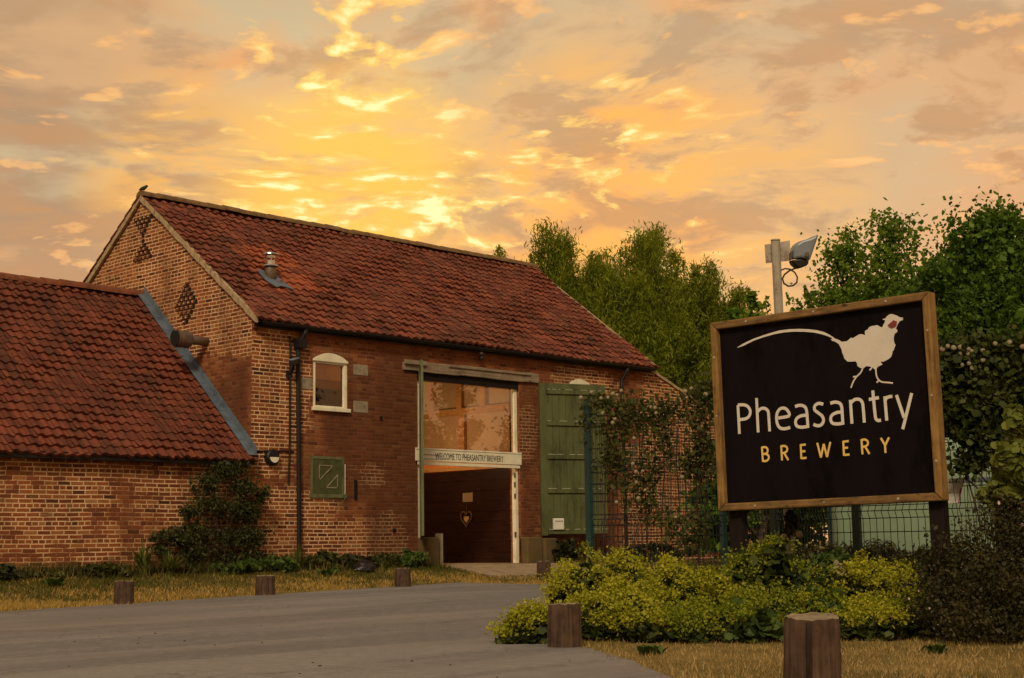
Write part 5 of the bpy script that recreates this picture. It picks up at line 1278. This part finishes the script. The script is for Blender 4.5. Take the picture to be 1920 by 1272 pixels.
def gravel():
    b = MB(); r = random.Random(12); n = 0
    while n < 150:
        x, y = r.uniform(3, 22), r.uniform(3, 19.5)
        if not inpoly(np.array([[x, y]]), ROADP)[0]: continue
        edge = near_edge(np.array([[x, y]]), .5)[0]
        if not edge and r.random() < .45: continue
        n += 1; s_ = r.uniform(.003, .012); z = gz(x, y)+.006; a = r.random()*3; c_, d_ = math.cos(a), math.sin(a)
        P = [(x+s_*(c_*u-d_*v)*1.3, y+s_*(d_*u+c_*v), z+s_*w) for u, v, w in ((-1, -.6, -.2), (.9, -.8, -.2), (1, .7, -.2), (-.7, .9, -.2), (-.5, -.3, .7), (.5, -.4, .8), (.5, .4, .7), (-.4, .4, .8))]
        k = b.addv(P)
        for q in ((4, 5, 6, 7), (0, 1, 5, 4), (1, 2, 6, 5), (2, 3, 7, 6), (3, 0, 4, 7)): b.f.append(tuple(k+i for i in q)); b.mi.append(0)
    o = b.build('gravel', 'pebble'); tag(o, 'loose dark grit scattered over the tarmac', 'gravel', kind='stuff')
MT['pebble'] = plain('dark grit', (.06, .045, .038), .9, .5, 30)
gravel()
P = np.stack([rng.uniform(4.5, 13, 130000), rng.uniform(-1, 10.5, 130000)], 1)
k = ~inpoly(P, ROADP) | (near_edge(P, .10) & (rng.random(len(P)) < .35)); P = P[k]; tf = np.array([7.12, 4.52])+rng.normal(size=(900, 2))*.17; tf = tf[np.linalg.norm(tf-[7.12, 4.52], axis=1) > .15]; P = np.concatenate([P, tf, tf+rng.normal(size=tf.shape)*.02]); dist = np.linalg.norm(P, axis=1); cl = np.sin(P[:, 0]*3.1+1.7*np.sin(P[:, 1]*2.3))*np.sin(P[:, 1]*4.1+1.3*np.sin(P[:, 0]*5.2))*.5+.5; k = (dist > 5.5) & ((P@RT[:2]) > -.2*dist) & (rng.random(len(P)) < .25+.85*cl); P = P[k]
grass('lawn_grass', np.column_stack([P, np.zeros(len(P))]), .010, .045, .006, 'grass')
tag(bpy.data.objects['lawn_grass'], 'straw coloured dry grass in front of the planting bed', 'grass')

P = np.stack([rng.uniform(7.5, 29, 26000), 22.95-np.abs(rng.normal(size=26000))*.38], 1)
cl = .5+.5*np.sin(P[:, 0]*2.1+np.sin(P[:, 0]*5.3)); k = (~((P[:, 0] > 21.0) & (P[:, 0] < 25.2))) & (rng.random(len(P)) < .35+.65*cl); P = P[k]; Z = np.array([gz(*p) for p in P])
grass('wall_foot_weeds', np.column_stack([P, Z]), .08, .30, .022, 'weeds'); tag(bpy.data.objects['wall_foot_weeds'], 'rough long weeds along the foot of the brick walls', 'weeds')

# ------------------------------------------------------------------ sky and light
SUN_EL = math.radians(38)
sd = np.array([-.76, -.58, 0]); sd /= np.linalg.norm(sd); sdir = np.array([sd[0]*math.cos(SUN_EL), sd[1]*math.cos(SUN_EL), math.sin(SUN_EL)])
W = bpy.data.worlds.new('World'); S.world = W; W.use_nodes = True; nt = W.node_tree; nt.nodes.clear(); g = G(nt)
out = g.n('ShaderNodeOutputWorld'); bg = g.n('ShaderNodeBackground')
dirv = g.n('ShaderNodeTexCoord').outputs['Generated']
sky = g.n('ShaderNodeTexSky', sky_type='NISHITA'); sky.sun_disc = False; sky.sun_elevation = SUN_EL; sky.sun_rotation = math.atan2(sdir[0], sdir[1])
g.nt.links.new(dirv, sky.inputs[0])
fh = np.array([FW[0], FW[1]]); fh /= np.linalg.norm(fh); rh = np.array([fh[1], -fh[0]])
def dot(v): return g.n('ShaderNodeVectorMath', {0: dirv, 1: tuple(map(float, v))}, operation='DOT_PRODUCT').outputs['Value']
A = dot((rh[0], rh[1], 0)); Bf = dot((fh[0], fh[1], 0)); Z = g.sep(dirv)[2]
den = g.add(g.mx(Z, 0.0), .13)
u = g.m('DIVIDE', A, den); v = g.m('DIVIDE', Bf, den)
pl = g.comb(u, v, 0.0)
warp = g.noise(pl, 1.1, 3, .5, col=True)
pw = g.n('ShaderNodeVectorMath', {0: pl, 1: g.n('ShaderNodeVectorMath', {0: warp, 1: (.5, .5, .5)}, operation='MULTIPLY').outputs[0]}, operation='ADD').outputs[0]
n1 = g.noise(pw, .85, 5, .55); n2 = g.noise(g.n('ShaderNodeVectorMath', {0: pw, 1: (11.3, 4.7, 2.)}, operation='ADD').outputs[0], 1.9, 6, .6)
n3 = g.noise(g.n('ShaderNodeVectorMath', {0: pw, 1: (3.1, 9.7, 5.)}, operation='ADD').outputs[0], 12.5, 5, .52)
n6 = g.noise(g.n('ShaderNodeVectorMath', {0: pl, 1: (21.3, 3.9, 1.)}, operation='ADD').outputs[0], 2.6, 3, .5)
n4 = g.noise(g.n('ShaderNodeVectorMath', {0: pw, 1: (1.1, 2.7, 8.)}, operation='ADD').outputs[0], 3.2, 4, .55)
def glow(px_, py_, lo, hi): return g.step(dot(ray(px_, py_)), math.cos(math.radians(hi)), math.cos(math.radians(lo)))
gd = glow(60, 290, 1, 9); g1 = glow(660, 375, 0, 6.5); g2 = glow(640, 40, 0, 5.5); g3 = glow(1130, 370, 0, 7.5); g4 = glow(350, 330, 0, 5.0); g5 = glow(1400, 380, 0, 6.0); gr = glow(1500, 330, 2, 17); gl = glow(60, 160, 0, 9)
n5 = g.noise(g.n('ShaderNodeVectorMath', {0: pw, 1: (7.7, 1.3, 3.)}, operation='ADD').outputs[0], 4.5, 6, .6)
base = g.add(g.mul(n1, .6), g.mul(n2, .4))
colr = g.ramp(base, [(.34, (.52, .43, .29)), (.45, (.68, .54, .33)), (.52, (.86, .42, .15)), (.60, (.68, .33, .13)), (.70, (.48, .28, .15))])
colr = g.mix(g.mul(gr, .45), colr, (.84, .41, .14))
colr = g.mix(g.mul(gl, .5), colr, (.56, .46, .30))
colr = g.mix(g.mul(glow(1720, 140, 2, 10), .5), colr, (.60, .46, .31))
colr = g.mix(g.mul(gd, g.step(n4, .38, .58, .2, .95)), colr, (.43, .275, .16))
colr = g.mix(g.step(n5, .49, .61, 0.0, .72), colr, g.mix(g.step(n4, .4, .6), (.44, .285, .17), (.56, .30, .135)))
colr = g.mix(g.mul(g.step(Z, .24, .40), g.step(n2, .4, .6, .6, .1)), colr, (.50, .42, .30))           # mauve grey undersides
warm = g.m('ADD', g.mul(g1, .95), g.add(g.mul(g2, .75), g.add(g.mul(g3, .75), g.mul(g4, .4))), clamp=True)
colr = g.mix(g.mul(g1, g.step(n4, .38, .56, .25, 1.0)), colr, (1.06, .62, .10))
colr = g.mix(g.mul(g.mx(g3, g.mx(g.mul(g4, .8), g.mul(g5, .7))), g.step(n5, .42, .58, .85, .15)), colr, (1.02, .53, .10))
# small sunlit cumulus patches
thr = g.sub(g.add(.60, g.mul(g.sub(.5, n6), .33)), g.add(g.mul(warm, .05), g.mul(g1, .05)))
n7 = g.noise(pw, 26, 4, .6)
n3 = g.add(n3, g.mul(g.sub(n7, .5), .10))
patch = g.step(g.sub(n3, thr), -.015, .085)
colr = g.mix(g.mul(patch, g.m('ADD', g.mul(warm, .55), .55, clamp=True)), colr, g.mix(warm, (1.0, .54, .19), (1.0, .68, .17)))
core = g.mul(g.step(g.sub(n3, thr), .06, .17), g.m('ADD', warm, .1, clamp=True))
colr = g.mix(core, colr, (1.25, 1.05, .55))
colr = g.mix(1.0, colr, (1.07, .985, .83), 'MULTIPLY')
hz = g.step(Z, .02, .19, 1.0, 0.0)
colr = g.mix(g.mul(hz, g.step(n5, .4, .6, .75, .45)), colr, (.90, .37, .10))
back = g.step(Bf, -.2, .5, 1.0, 0.0); zen = g.step(Z, .35, .8)
soft = g.mx(g.mul(back, g.step(Z, .12, .4)), zen)
colr = g.mix(g.mul(soft, .85), colr, g.mix(g.step(n1, .35, .65), (.22, .20, .18), (.30, .25, .20)))
below = g.step(Z, -.04, .0, 1.0, 0.0)
colr = g.mix(below, colr, (.10, .07, .045))
tot = g.mix(1.0, colr, g.n('ShaderNodeVectorMath', {0: sky.outputs[0], 1: (.006, .006, .006)}, operation='MULTIPLY').outputs[0], 'ADD')
g.nt.links.new(tot, bg.inputs[0]); bg.inputs[1].default_value = 1.0
g.nt.links.new(bg.outputs[0], out.inputs[0])
ld = bpy.data.lights.new('sun', 'SUN'); ld.energy = 2.35; ld.angle = math.radians(12); ld.color = (1.0, .80, .52)
lo = bpy.data.objects.new('sun', ld); COL.objects.link(lo); lo.rotation_euler = Vector(sdir).to_track_quat('Z', 'Y').to_euler(); lo.location = (-20, -5, 30)

vs = S.view_settings; vs.view_transform = 'Standard'; vs.look = 'None'; vs.gamma = 1.0; vs.exposure = 0.0; vs.use_curve_mapping = False
S.render.engine = 'CYCLES'; S.cycles.max_bounces = 8; S.cycles.transparent_max_bounces = 12; S.cycles.use_denoising = True
